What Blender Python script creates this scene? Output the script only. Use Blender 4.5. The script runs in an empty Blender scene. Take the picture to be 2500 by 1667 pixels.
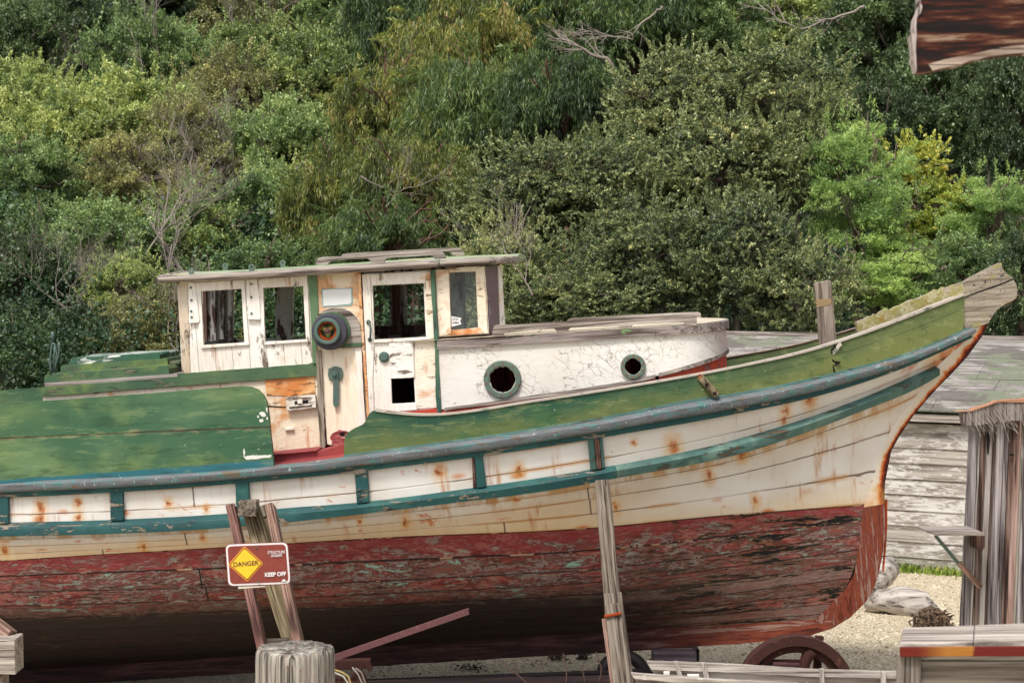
import bpy, bmesh, math, random
import numpy as np
from mathutils import Vector, Matrix, noise as mnoise
from mathutils.geometry import tessellate_polygon

random.seed(7)
SC = bpy.context.scene
COL = SC.collection
R = math.radians

# ------------------------------------------------------------------ camera
EYE = Vector((0.0, 0.0, 4.25)); PITCH = math.atan(203.5/5000.0); FPX = 5000.0
cam_d = bpy.data.cameras.new('camera'); cam = bpy.data.objects.new('camera', cam_d); COL.objects.link(cam)
cam.location = EYE; cam.rotation_euler = (R(90)-PITCH, 0, 0)
cam_d.sensor_width = 36; cam_d.lens = 36*FPX/2500.0; cam_d.clip_start = 0.1; cam_d.clip_end = 2000
cam_d.dof.use_dof = True; cam_d.dof.focus_distance = 18.8; cam_d.dof.aperture_fstop = 9.0
SC.camera = cam
# ------------------------------------------------------------------ sky, sun, exposure
SUN_EL, SUN_AZ = 58, 205          # degrees; azimuth measured clockwise from +Y (behind the camera, slightly left)
w = bpy.data.worlds.new('World'); SC.world = w; w.use_nodes = True
wn = w.node_tree; bg = wn.nodes['Background']
sky = wn.nodes.new('ShaderNodeTexSky'); sky.sky_type = 'NISHITA'; sky.sun_disc = False
sky.sun_elevation = R(SUN_EL); sky.sun_rotation = R(SUN_AZ); sky.air_density = 1.0; sky.dust_density = 4.0; sky.ozone_density = 1.0
hsv = wn.nodes.new('ShaderNodeHueSaturation'); hsv.inputs['Saturation'].default_value = 0.28   # overcast: nearly neutral sky
wn.links.new(sky.outputs[0], hsv.inputs['Color']); wn.links.new(hsv.outputs[0], bg.inputs[0])
bg.inputs[1].default_value = 0.095
sd = bpy.data.lights.new('sun', 'SUN'); sd.energy = 1.5; sd.angle = R(11); sd.color = (1.0, 0.96, 0.9)
so = bpy.data.objects.new('sun', sd); COL.objects.link(so)
az = R(SUN_AZ); el = R(SUN_EL)
sdir = Vector((math.sin(az)*math.cos(el), math.cos(az)*math.cos(el), math.sin(el)))
so.rotation_euler = (-sdir).to_track_quat('-Z', 'Y').to_euler()
SC.view_settings.view_transform = 'Standard'; SC.view_settings.look = 'None'
SC.view_settings.exposure = 1.02; SC.view_settings.gamma = 1
SC.render.resolution_x = 1024; SC.render.resolution_y = 682

# ------------------------------------------------------------------ picture rays -> real positions
CF = Vector((0, math.cos(PITCH), -math.sin(PITCH))); CU = Vector((0, math.sin(PITCH), math.cos(PITCH)))
def ray(px, py): return CF + Vector((1,0,0))*((px-1250)/FPX) + CU*((833.5-py)/FPX)
def at(px, py, Y):
    d = ray(px, py); return EYE + d*(Y/d.y)
def ground(px, py, z=0.0):
    d = ray(px, py); return EYE + d*((z-EYE.z)/d.z)
class Frame:
    def __init__(s, loc, yaw=0, pitch=0, roll=0):
        s.M = Matrix.Translation(loc) @ Matrix.Rotation(R(yaw),4,'Z') @ Matrix.Rotation(R(pitch),4,'Y') @ Matrix.Rotation(R(roll),4,'X')
        s.I = s.M.inverted(); s.e = s.I @ EYE
    def P(s, px, py, off=0.0):       # local point on the plane y = -off (off = towards the viewer)
        d = s.I.to_3x3() @ ray(px, py); return s.e + d*((-off - s.e.y)/d.y)
def zz(ox, oy, k): return lambda x, y: (ox+x/k, oy+y/k)
Z1 = zz(0,550,2.6133); Z2 = zz(700,550,2.6133); Z3 = zz(1200,650,3.136); Z4 = zz(1800,600,3.136)
Z5 = zz(0,1067,2.6133); Z6 = zz(700,1067,2.6133); Z7 = zz(1300,1067,2.6133); Z8 = zz(1800,1067,2.6133)
def ZL(Z, pts): return [Z(*p) for p in pts]

# ------------------------------------------------------------------ object helpers
def tag(o, label=None, cat=None, group=None, kind=None):
    if label: o['label'] = label
    if cat: o['category'] = cat
    if group: o['group'] = group
    if kind: o['kind'] = kind
    return o
def empty(name, M=None, label=None, cat=None, group=None):
    o = bpy.data.objects.new(name, None); COL.objects.link(o); o.empty_display_size = .1
    if M is not None: o.matrix_world = M
    return tag(o, label, cat, group)
def mk(name, verts, faces, mat, parent=None, smooth=False, uv=None, M=None, bevel=0, recalc=True):
    me = bpy.data.meshes.new(name); me.from_pydata([tuple(v) for v in verts], [], [tuple(f) for f in faces])
    if uv is not None:
        l = me.uv_layers.new(name='UVMap'); idx = np.empty(len(me.loops), dtype=np.int32); me.loops.foreach_get('vertex_index', idx)
        l.data.foreach_set('uv', np.asarray(uv, dtype=np.float32)[idx].ravel())
    if recalc:
        bm = bmesh.new(); bm.from_mesh(me); bmesh.ops.recalc_face_normals(bm, faces=bm.faces); bm.to_mesh(me); bm.free()
    if mat is not None: me.materials.append(mat)
    if smooth: me.polygons.foreach_set('use_smooth', [True]*len(me.polygons))
    o = bpy.data.objects.new(name, me); COL.objects.link(o)
    if parent is not None: o.parent = parent
    if M is not None: o.matrix_local = M
    if bevel:
        b = o.modifiers.new('bevel','BEVEL'); b.width = bevel; b.segments = 2; b.limit_method = 'ANGLE'; b.angle_limit = R(40)
    return o
class MB:
    def __init__(s): s.v = []; s.f = []
    def add(s, v, f):
        n = len(s.v); s.v += [Vector(p) for p in v]; s.f += [tuple(i+n for i in q) for q in f]; return s
    def box(s, c, d, M=None):
        x,y,z = d[0]/2,d[1]/2,d[2]/2; c = Vector(c)
        v = [Vector((a*x,b*y,e*z)) for e in (-1,1) for b in (-1,1) for a in (-1,1)]
        v = [c + ((M @ p) if M is not None else p) for p in v]
        return s.add(v, [(0,2,3,1),(4,5,7,6),(0,1,5,4),(2,6,7,3),(0,4,6,2),(1,3,7,5)])
    def tube(s, pts, rad, n=6, cap=True):
        pts = [Vector(p) for p in pts]
        if not hasattr(rad, '__len__'): rad = [rad]*len(pts)
        v = []; f = []
        u = None
        for i, p in enumerate(pts):
            t = (pts[min(i+1,len(pts)-1)] - pts[max(i-1,0)])
            t = t.normalized() if t.length > 1e-9 else Vector((0,0,1))
            if u is None: u = t.orthogonal().normalized()
            else:
                u = u - t*u.dot(t); u = u.normalized() if u.length > 1e-6 else t.orthogonal().normalized()
            w_ = t.cross(u)
            for k in range(n):
                a = 2*math.pi*k/n; v.append(p + (u*math.cos(a)+w_*math.sin(a))*rad[i])
        for i in range(len(pts)-1):
            for k in range(n):
                f.append((i*n+k, i*n+(k+1)%n, (i+1)*n+(k+1)%n, (i+1)*n+k))
        if cap: f.append(tuple(range(n-1,-1,-1))); f.append(tuple(range((len(pts)-1)*n, len(pts)*n)))
        return s.add(v, f)
    def prism(s, loops, back, jit=0.0, step=0.05):
        """outer loop + holes (3-D points on a plane) pushed to the back by a vector"""
        L = [roughen(l, jit, step) for l in loops] if jit else [[Vector(p) for p in l] for l in loops]
        tris = tessellate_polygon(L); flat = [p for l in L for p in l]; n = len(flat); back = Vector(back)
        v = flat + [p+back for p in flat]
        f = [tuple(t) for t in tris] + [tuple(i+n for i in reversed(t)) for t in tris]
        k = 0
        for l in L:
            m = len(l)
            for i in range(m):
                a = k+i; b = k+(i+1)%m; f.append((a, b, b+n, a+n))
            k += m
        return s.add(v, f)
    def disc(s, c, r, y0, y1, n=28, r2=None, hole=0):
        c = Vector(c); r2 = r if r2 is None else r2; v=[]; f=[]
        for (yy, rr) in ((y0,r),(y1,r2)):
            for k in range(n):
                a = 2*math.pi*k/n; v.append(c+Vector((math.cos(a)*rr, yy, math.sin(a)*rr)))
        if hole:
            for (yy, rr) in ((y0,hole),(y1,hole)):
                for k in range(n):
                    a = 2*math.pi*k/n; v.append(c+Vector((math.cos(a)*rr, yy, math.sin(a)*rr)))
        for k in range(n):
            j=(k+1)%n; f.append((k,j,n+j,n+k))
            if hole: f += [(2*n+k,3*n+k,3*n+j,2*n+j),(k,2*n+k,2*n+j,j),(n+k,n+j,3*n+j,3*n+k)]
        if not hole: f += [tuple(range(n)), tuple(range(2*n-1,n-1,-1))]
        return s.add(v, f)
    def build(s, name, mat, parent=None, **k): return mk(name, s.v, s.f, mat, parent, **k)
def roughen(loop, jit, step):
    out = []; m = len(loop)
    for i in range(m):
        a = Vector(loop[i]); b = Vector(loop[(i+1)%m]); L = (b-a).length; n = max(1, int(L/step))
        for k in range(n):
            p = a.lerp(b, k/n)
            if k: p = p + Vector((random.uniform(-1,1)*jit, 0, random.uniform(-1,1)*jit))
            out.append(p)
    return out
def slab(name, F, pts, off, th, mat, parent, holes=(), jit=0.0, bevel=0.003, step=0.06, smooth=False):
    loops = [[F.P(x,y,off) for x,y in pts]] + [[F.P(x,y,off) for x,y in h] for h in holes]
    mb = MB().prism(loops, (0,th,0), jit, step)
    return mb.build(name, mat, parent, bevel=bevel, smooth=smooth)
def mirror_copy(o, name=None):
    me = o.data.copy(); n = len(me.vertices); co = np.empty(n*3, dtype=np.float32); me.vertices.foreach_get('co', co)
    co[1::3] *= -1; me.vertices.foreach_set('co', co); me.flip_normals(); me.update()
    c = bpy.data.objects.new(name or o.name.split('.')[0], me); COL.objects.link(c); c.parent = o.parent
    for m in o.modifiers:
        if m.type == 'BEVEL':
            b = c.modifiers.new('bevel','BEVEL'); b.width = m.width; b.segments = m.segments; b.limit_method='ANGLE'; b.angle_limit = m.angle_limit
    return c
def beam(name, a, b, wx, wy, mat, parent=None, facing=(0,-1,0), bevel=0.005, rough=0.0):
    """timber from a to b with its own local Z along the grain; wx across the view, wy in depth"""
    a = Vector(a); b = Vector(b); z = (b-a); L = z.length; z.normalize()
    y = -Vector(facing); y = (y - z*y.dot(z)).normalized(); x = y.cross(z)
    M = Matrix.Translation(a) @ Matrix(((x.x,y.x,z.x),(x.y,y.y,z.y),(x.z,y.z,z.z))).to_4x4()
    n = max(1, int(L/0.12)) if rough else 1
    v = []; f = []
    for i in range(n+1):
        for (sx, sy) in ((-1,-1),(1,-1),(1,1),(-1,1)):
            v.append((sx*wx/2+random.uniform(-rough,rough), sy*wy/2+random.uniform(-rough,rough), L*i/n))
    for i in range(n):
        for k in range(4): f.append((i*4+k, i*4+(k+1)%4, i*4+4+(k+1)%4, i*4+4+k))
    f += [(3,2,1,0), tuple(n*4+k for k in range(4))]
    if parent is not None: M = parent.matrix_world.inverted() @ M
    return mk(name, v, f, mat, parent, M=M, bevel=bevel)

# ------------------------------------------------------------------ materials
def lin(h):
    if isinstance(h, (tuple, list)): return (*h[:3], 1)
    h = h.lstrip('#'); c = [int(h[i:i+2],16)/255 for i in (0,2,4)]
    return (*[x/12.92 if x <= .04045 else ((x+.055)/1.055)**2.4 for x in c], 1)
class NT:
    def __init__(s, name):
        s.m = bpy.data.materials.new(name); s.m.use_nodes = True; s.t = s.m.node_tree; s.b = s.t.nodes['Principled BSDF']
        s.b.inputs['Roughness'].default_value = .75; s.b.inputs['Specular IOR Level'].default_value = .3
        s._o = None
    def n(s, t, **k):
        x = s.t.nodes.new('ShaderNode'+t)
        for a, b in k.items(): setattr(x, a, b)
        return x
    def put(s, sock, v):
        if isinstance(v, bpy.types.NodeSocket): s.t.links.new(v, sock)
        elif isinstance(v, str): sock.default_value = lin(v)
        elif isinstance(v, (int, float)):
            sock.default_value = v if sock.type == 'VALUE' else (v,)*len(sock.default_value)
        else: sock.default_value = v
    @property
    def obj(s):
        if s._o is None: s._o = s.n('TexCoord')
        return s._o.outputs['Object']
    @property
    def uv(s):
        s.obj; return s._o.outputs['UV']
    def map(s, vec, sc=(1,1,1), loc=(0,0,0), rot=(0,0,0)):
        x = s.n('Mapping'); s.put(x.inputs['Vector'], vec); x.inputs['Scale'].default_value = sc; x.inputs['Location'].default_value = loc; x.inputs['Rotation'].default_value = rot
        return x.outputs[0]
    def noise(s, vec, scale=1, detail=4, rough=.55, dist=0):
        x = s.n('TexNoise'); s.put(x.inputs['Vector'], vec); x.inputs['Scale'].default_value = scale
        x.inputs['Detail'].default_value = detail; x.inputs['Roughness'].default_value = rough; x.inputs['Distortion'].default_value = dist
        return x.outputs['Fac']
    def vor(s, vec, scale=1, feature='F1', rnd=1, out='Distance'):
        x = s.n('TexVoronoi', feature=feature); s.put(x.inputs['Vector'], vec); x.inputs['Scale'].default_value = scale; x.inputs['Randomness'].default_value = rnd
        return x.outputs[out]
    def math(s, op, a, b=0, c=0, clamp=False):
        x = s.n('Math', operation=op, use_clamp=clamp); s.put(x.inputs[0], a); s.put(x.inputs[1], b); s.put(x.inputs[2], c); return x.outputs[0]
    def step(s, v, lo, hi):
        x = s.n('MapRange', interpolation_type='SMOOTHSTEP'); s.put(x.inputs['Value'], v)
        x.inputs['From Min'].default_value = lo; x.inputs['From Max'].default_value = hi
        if lo > hi:
            x.inputs['From Min'].default_value = hi; x.inputs['From Max'].default_value = lo; x.inputs['To Min'].default_value = 1; x.inputs['To Max'].default_value = 0
        return x.outputs[0]
    def mix(s, f, a, b):
        x = s.n('Mix', data_type='RGBA'); s.put(x.inputs[0], f); s.put(x.inputs[6], a); s.put(x.inputs[7], b); return x.outputs[2]
    def mul(s, a, b): return s.math('MULTIPLY', a, b)
    def sep(s, v):
        x = s.n('SeparateXYZ'); s.put(x.inputs[0], v); return x.outputs
    def ramp(s, f, stops):
        x = s.n('ValToRGB'); e = x.color_ramp.elements
        while len(e) > 1: e.remove(e[-1])
        e[0].position = stops[0][0]; e[0].color = lin(stops[0][1])
        for p, c in stops[1:]:
            k = e.new(p); k.color = lin(c)
        s.put(x.inputs[0], f); return x.outputs[0]
    def bump(s, h, strength=.5, dist=.01):
        x = s.n('Bump'); s.put(x.inputs['Height'], h); x.inputs['Strength'].default_value = strength; x.inputs['Distance'].default_value = dist
        s.t.links.new(x.outputs[0], s.b.inputs['Normal'])
    def done(s, col, rough=None, h=None, bs=.5, bd=.01, metal=None):
        s.put(s.b.inputs['Base Color'], col)
        if rough is not None: s.put(s.b.inputs['Roughness'], rough)
        if metal is not None: s.put(s.b.inputs['Metallic'], metal)
        if h is not None: s.bump(h, bs, bd)
        return s.m
def grain_scale(axis, a, b): return {'X': (a,b,b), 'Y': (b,a,b), 'Z': (b,b,a)}[axis]
def wood(name, axis, light, mid, dark, patch=None, patch_amt=.6, crack=.5, gs=1.0, bs=.6):
    m = NT(name); o = m.obj
    g = m.noise(m.map(o, grain_scale(axis, 1.5*gs, 38*gs)), 1, 5, .65, .3)
    g2 = m.noise(m.map(o, grain_scale(axis, .7*gs, 9*gs)), 1, 3, .6)
    c = m.ramp(m.math('ADD', m.mul(g,.65), m.mul(g2,.35)), [(.39, dark), (.49, mid), (.60, light)])
    ck = m.step(m.noise(m.map(o, grain_scale(axis, 1.1*gs, 55*gs), (3,7,1)), 1, 2, .5, .6), .66-.1*crack, .70-.1*crack)
    c = m.mix(m.mul(ck, .85), c, tuple(x*.45 for x in lin(dark)[:3])+(1,))
    if patch:
        pf = m.step(m.noise(m.map(o, grain_scale(axis, 4, 13), (9,2,4)), 1, 5, .7, .4), patch_amt, patch_amt+.04)
        c = m.mix(pf, c, patch)
    return m.done(c, .85, m.math('SUBTRACT', g, m.mul(ck, 1.2)), bs, .006)
def paint(name, c1, c2, under, chip=.68, axis='X', chipsc=7, stain=None, stain_amt=.55, cracks=0, planks=None, plank_w=.14, pc='#4a3a2a', c3=None, bs=.35, streak=None, blot=.9, cscale=9):
    """aged paint: two tones, chips to the wood below, stains, streaks running down, optional alligator cracks and plank joints"""
    m = NT(name); o = m.obj
    c = m.mix(m.step(m.noise(o, blot, 4, .6, .5), .38, .62), c1, c2)
    if c3: c = m.mix(m.step(m.noise(m.map(o,(1,1,1),(5,3,8)), 2.3, 4, .6, .3), .5, .68), c, c3)
    fine = m.noise(m.map(o, grain_scale(axis, 6, 45)), 1, 5, .7)
    c = m.mix(m.mul(m.step(fine, .56, .40), .16), c, pc); c = m.mix(m.mul(m.step(fine, .62, .66), .55), c, pc)
    if stain:
        sf = m.step(m.noise(m.map(o, (1,1,1), (2,9,4)), 3.0, 5, .65, .6), stain_amt, stain_amt+.16)
        c = m.mix(m.mul(sf, .8), c, stain)
    if streak:
        st = m.mul(m.step(m.noise(m.map(o, (16,16,1.2)), 1, 4, .6), .55, .72), m.step(m.noise(m.map(o,(2.2,2.2,2.2),(1,5,3)), 1, 2), .46, .6))
        c = m.mix(m.mul(st, .75), c, streak)
    h = m.mul(fine, .4)
    if cracks:
        wv = m.noise(o, 5, 3, .6); vv = m.n('VectorMath', operation='ADD'); m.put(vv.inputs[0], o)
        cb = m.n('CombineXYZ'); m.put(cb.inputs[0], m.mul(wv,.35)); m.put(cb.inputs[2], m.mul(wv,-.3)); m.put(vv.inputs[1], cb.outputs[0])
        e = m.vor(m.map(vv.outputs[0], (1,.05,1)), cscale, 'DISTANCE_TO_EDGE'); ck = m.mul(m.step(e, .045, .0), m.step(m.noise(o, 2.2, 3), .42, .55))
        c = m.mix(m.mul(ck, cracks), c, '#5d4a38'); h = m.math('SUBTRACT', h, m.mul(ck, 1.5))
    cn = m.noise(m.map(o, grain_scale(axis, chipsc*.45, chipsc*1.6), (4,4,9)), 1, 7, .72, .25)
    cf = m.step(cn, chip, chip+.018); edge = m.step(cn, chip-.022, chip-.004)
    c = m.mix(m.mul(edge, .45), c, tuple(x*.5 for x in lin(pc)[:3])+(1,))
    un = m.mix(m.step(m.noise(m.map(o, grain_scale(axis, 3, 50)), 1, 4), .42, .6), under, tuple(x*.6 for x in lin(pc)[:3])+(1,))
    c = m.mix(cf, c, un); h = m.math('SUBTRACT', h, m.mul(cf, .8))
    if planks:
        k = m.sep(o)[{'X':0,'Z':2}[planks]]
        pp = m.math('PINGPONG', m.math('DIVIDE', k, plank_w), .5)
        ln = m.step(m.math('ADD', pp, m.mul(m.noise(o, 9, 2), .02)), .034, .012)
        c = m.mix(m.mul(ln, .8), c, '#4b3b2d'); h = m.math('SUBTRACT', h, m.mul(ln, 2))
    return m.done(c, .62, h, bs, .006)
def metal(name, c1, c2, rust=None, amt=.5, rough=.55, met=0.4, sc=14):
    m = NT(name); o = m.obj
    c = m.mix(m.noise(o, sc, 5, .7), c1, c2)
    if rust: c = m.mix(m.step(m.noise(o, sc*.8, 5, .7, .4), amt, amt+.1), c, rust)
    return m.done(c, rough, m.noise(o, sc*6, 4, .7), .4, .003, metal=met)
BF = Frame((0.0, 20.0, 0.0), yaw=-5.0, pitch=-4.2)     # the boat's own frame: bow towards +X and slightly raised
# ------------------------------------------------------------------ palette
W_AX = wood('weathered_grey_timber_along', 'X', '#aaa198', '#857a73', '#4c4139')
W_AXG = wood('grey_timber_with_green_paint_flecks', 'X', '#a89f98', '#887d79', '#50453f', patch='#6d8a5f', patch_amt=.64)
W_AZ = wood('weathered_grey_timber_upright', 'Z', '#82786c', '#62574b', '#322923')
W_BR = wood('red_brown_rough_sawn_timber', 'Z', '#a08376', '#7b5f53', '#44302a', crack=.3, gs=1.6)
W_BR2 = wood('dull_red_rough_sawn_timber', 'Z', '#8d6a60', '#6a4a43', '#3a2521', crack=.3, gs=1.6)
W_GR = wood('grey_green_treated_timber', 'Z', '#9a8c72', '#73664e', '#453c2c')
W_DK = wood('dark_soaked_timber', 'X', '#4f3833', '#33211f', '#140d0c')
W_DKZ = wood('dark_brown_timber_upright', 'Z', '#6b5046', '#46302a', '#1e1411')
P_WHITE_V = paint('old_white_paint_on_upright_boards', '#ebe7e1', '#e2dace', '#9a8e82', chip=.60, axis='Z', stain='#c4a67c', stain_amt=.60, planks='X', plank_w=.165, streak='#9a5f35', pc='#8b7a69')
P_WHITE = paint('old_white_paint', '#ece8e2', '#e2dace', '#8e8276', chip=.61, axis='Z', stain='#cfae80', stain_amt=.6, streak='#a5693a', pc='#8b7a69')
P_WHITE_F = paint('flaking_white_paint', '#ece8e2', '#dfd9cf', '#75695e', chip=.56, axis='X', chipsc=12, pc='#7b6b5b', c3='#cfc3b0')
P_CREAM = paint('rust_stained_cream_paint', '#ebe3d5', '#e2d3bb', '#8f7a62', chip=.61, axis='X', stain='#c4803c', stain_amt=.54, streak='#b3652c', pc='#9a7f62')
P_RUSTW = paint('white_paint_gone_orange_with_rust', '#e0cfb5', '#d4a876', '#8a5a36', chip=.58, axis='X', chipsc=11, stain='#bf6a26', stain_amt=.46, pc='#9a6b44')
P_CRACK = paint('alligatored_white_paint', '#dddad4', '#d2cdc4', '#a79a88', chip=.66, axis='X', stain='#d8be90', stain_amt=.64, cracks=.6, cscale=12, pc='#b0a595')
P_GREEN = paint('faded_deep_green_paint', '#1f5537', '#3f6a34', '#c9c6b8', chip=.70, axis='X', chipsc=16, c3='#5c7a33', pc='#2b4a30', bs=.15, blot=1.2)
P_GREEN2 = paint('weathered_green_trim_paint', '#36573f', '#52684a', '#7a7262', chip=.57, axis='X', chipsc=7, pc='#2f4630', c3='#6b7d46')
P_GREENW = paint('green_paint_peeled_to_white', '#2a543f', '#386049', '#dfe0da', chip=.515, axis='X', chipsc=3.0, pc='#4e6656')
P_TEAL = paint('chipped_teal_paint', '#1c4649', '#234f4e', '#8c8070', chip=.575, axis='X', chipsc=7, c3='#2f5c58', pc='#12302f')
P_TEALG = paint('faded_grey_teal_paint', '#47655f', '#365550', '#54402f', chip=.585, axis='X', chipsc=5, c3='#637c70', pc='#2f5552')
P_GREENZ = paint('flaking_dark_green_paint_on_stile', '#2f5348', '#4d6b52', '#8b8173', chip=.58, axis='Z', chipsc=10, pc='#33453c')
P_RED = paint('dull_red_deck_paint', '#96413d', '#83363a', '#b9a08c', chip=.72, axis='X', stain='#b5402a', stain_amt=.6, pc='#70292b')
P_ORANGE = paint('flaking_orange_primer', '#c9573a', '#b94c34', '#8b8180', chip=.57, axis='X', chipsc=6, pc='#8a3a28')
P_ROOF = paint('peeling_pale_green_roof_canvas', '#a9ac93', '#7f9a72', '#d9d3bf', chip=.56, axis='X', chipsc=9, c3='#c6b86a', pc='#6b6a55')
P_BROWNGL = paint('brown_weathered_board', '#77666a', '#6b5a5c', '#d5d0cc', chip=.60, axis='Z', chipsc=5, pc='#55474a')
P_INSIDE = paint('peeling_cabin_interior_paint', '#b5b1ad', '#a49e9a', '#4a2d28', chip=.54, axis='Z', chipsc=5, pc='#4a3a36')
M_PORT = metal('verdigris_porthole_metal', '#53675c', '#6b7c71', '#45443a', .62, .6, .3)
M_GREY = metal('grey_green_cast_metal', '#5d736b', '#4a5c56', '#7a6a58', .62)
M_RUST = metal('deep_brown_rust', '#4a2a24', '#2c1815', '#734836', .6, .85, .1)
M_RUST2 = metal('purple_brown_rusted_steel', '#6e4a4c', '#573638', '#85605c', .6, .8, .1, 40)
M_ORUST = metal('bright_orange_rust', '#a33f12', '#7d2c0c', '#c46a20', .55, .85, .05, 30)
M_BLACK = metal('black_oxidised_steel', '#141013', '#1e171a', None, .5, .6, .3)
M_RUBBER = metal('worn_dark_rubber', '#3b3942', '#4a4852', None, .5, .8, 0, 8)
M_BLACKHOLE = metal('near_black_gap', '#0d0a09', '#171110', None, .5, .95, 0)  # near-black for holes, joints and the shade strip under the eave

def guard_material():
    m = NT('scuffed_grey_iron_band'); o = m.obj
    c = m.mix(m.noise(m.map(o,(3,12,12)), 1, 5, .7), '#35373c', '#82868a')
    c = m.mix(m.step(m.noise(m.map(o,(5,14,14),(3,1,2)), 1, 5, .75), .50, .60), c, '#4d7675')
    c = m.mix(m.step(m.noise(m.map(o,(30,14,14),(3,1,2)), 1, 4, .75), .62, .68), c, '#b5bcba')
    c = m.mix(m.mul(m.step(m.noise(m.map(o,(2,4,4),(8,1,2)), 1, 4, .75), .60, .68), .7), c, '#6d5a3a')
    c = m.mix(m.mul(m.step(m.noise(m.map(o,(1.5,40,40),(2,2,2)),1,5,.7), .50, .62), .55), c, '#4a443c')
    c = m.mix(m.step(m.noise(m.map(o,(3,16,16),(9,2,2)),1,6,.75), .60, .63), c, '#6b5a48')
    return m.done(c, .8, m.math('ADD', m.noise(o, 60, 4, .7), m.noise(m.map(o,(2,40,40)),1,5,.7)), .7, .006, metal=.0)
M_GUARD = guard_material()

def seam_lines(m, u, v, width=.035, jag=.10):
    """joints between planks at whole numbers of v, with butts staggered along u"""
    cb = m.n('CombineXYZ'); m.put(cb.inputs[0], m.mul(u, 3.0)); m.put(cb.inputs[1], m.mul(v, .7))
    j = m.noise(cb.outputs[0], 1, 4, .7)
    vv = m.math('ADD', v, m.mul(m.math('SUBTRACT', j, .5), jag))
    pp = m.math('PINGPONG', vv, .5)
    seam = m.step(pp, width, width*.35)
    row = m.math('FLOOR', vv)
    sh = m.math('FRACT', m.mul(m.math('SINE', m.mul(row, 12.9898)), 43.7))
    uu = m.math('PINGPONG', m.math('ADD', m.math('DIVIDE', u, 3.7), sh), .5)
    butt = m.mul(m.step(m.math('ADD', uu, m.mul(m.math('SUBTRACT',m.noise(cb.outputs[0], 9, 3, .7),.5),.004)), .0026, .0012), m.step(sh, .45, .5))
    return seam, butt, j, row
def topside_material():
    m = NT('rust_streaked_white_hull_paint'); u, v, _ = m.sep(m.uv); o = m.obj
    c = m.mix(m.step(m.noise(o, 1.4, 4, .6), .35, .65), '#dad7d2', '#cfc8bf')
    # dirty cream staining, stronger towards the waterline planks (v counts up from the waterline)
    low = m.step(m.math('ADD', v, m.mul(m.noise(o, 1.6, 4, .7), 1.8)), 3.3, 1.2)
    c = m.mix(m.mul(low, .75), c, '#c4a773')
    lw = m.mul(m.step(m.math('ADD', v, m.mul(m.noise(m.map(o,(2.2,2.2,1.2),(7,1,1)), 1, 5, .7), 2.2)), 5.4, 3.6), m.step(u, 2.4, .6)); c = m.mix(m.mul(lw, .62), c, m.mix(m.noise(m.map(o,(9,5,1)),1,4,.7), '#b98b4c', '#d2bd92'))
    gr = m.mul(m.step(m.math('ADD', v, m.mul(m.noise(m.map(o,(3,3,3)), 1, 4, .7), 1.6)), 1.35, .75), .55)
    c = m.mix(gr, c, '#8e8463')
    st = m.mul(m.step(m.noise(m.map(o, (10,4,.9), (0,0,0), (0,.12,0)), 1, 5, .62), .54, .72), m.step(m.noise(m.map(o,(.9,.9,1.6)), 1, 2), .40, .54))
    c = m.mix(m.mul(st, .8), c, '#ab6c30')
    und = m.mul(m.mul(m.step(v, 3.5, 4.3), m.step(v, 4.75, 4.6)), m.step(m.noise(m.map(o,(7,3,.8),(4,0,0)),1,5,.65), .42, .60)); c = m.mix(m.mul(und, .8), c, '#b58a4c')
    # nail heads weeping rust
    cb = m.n('CombineXYZ'); m.put(cb.inputs[0], m.mul(u, 2.2)); m.put(cb.inputs[1], m.mul(v, 1.0))
    vd = m.vor(cb.outputs[0], 1.0); vd2 = m.math('ADD', vd, m.mul(m.noise(o, 26, 4, .7), .14))
    pick = m.step(m.noise(m.map(o,(2,2,2),(7,7,7)), 1, 1), .46, .52)
    c = m.mix(m.mul(m.mul(m.step(vd2, .30, .10), pick), .85), c, '#b8651f')
    bl = m.mul(m.step(m.math('ADD', u, m.mul(m.noise(o,2.2,5,.7),.9)), 4.35, 4.75), m.step(m.noise(m.map(o,(3,3,1.6),(2,2,2),(0,.5,0)),1,5,.7), .46,.56)); c = m.mix(m.mul(bl,.9), c, '#a8450f')
    c = m.mix(m.mul(m.step(vd, .035, .02), .8), c, '#5e2a10')
    # rust blooms round known fasteners
    nv = m.n('VectorMath', operation='ADD'); m.put(nv.inputs[0], m.map(o,(1,0,.62)))
    ncb = m.n('CombineXYZ'); m.put(ncb.inputs[0], m.mul(m.math('SUBTRACT', m.noise(o, 14, 4, .75), .5), .13)); m.put(ncb.inputs[2], m.mul(m.math('SUBTRACT', m.noise(m.map(o,(1,1,1),(5,5,5)), 11, 4, .75), .5), .11)); m.put(nv.inputs[1], ncb.outputs[0])
    best = None
    for (sx, sy, sr) in ((105,1235,17),(195,1222,13),(101,1264,18),(197,1257,13),(415,1220,10),(507,1239,8),(497,1308,10),(13,1342,12),(350,1330,12),(800,1262,9),(878,1272,8),(987,1275,13),(1071,1149,15),(1264,1149,15),(1255,1224,8),(1545,1084,9),(1644,1100,22),(1732,1174,15),(1813,1117,16),(1600,1150,9),(1923,1005,15),(1916,1030,13),(1979,979,18),(2308,878,30),(2292,905,30),(1500,1255,12),(1850,1240,12)):
        p = BF.P(sx, sy, 1.5 if sx < 1500 else 1.5*(1-((sx-1500)/900)**1.6)); dn = m.n('VectorMath', operation='DISTANCE'); m.put(dn.inputs[0], nv.outputs[0]); dn.inputs[1].default_value = (p.x, 0, p.z*.62-.004)
        k_ = m.math('DIVIDE', dn.outputs['Value'], sr*.0038); best = k_ if best is None else m.math('MINIMUM', best, k_)
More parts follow.
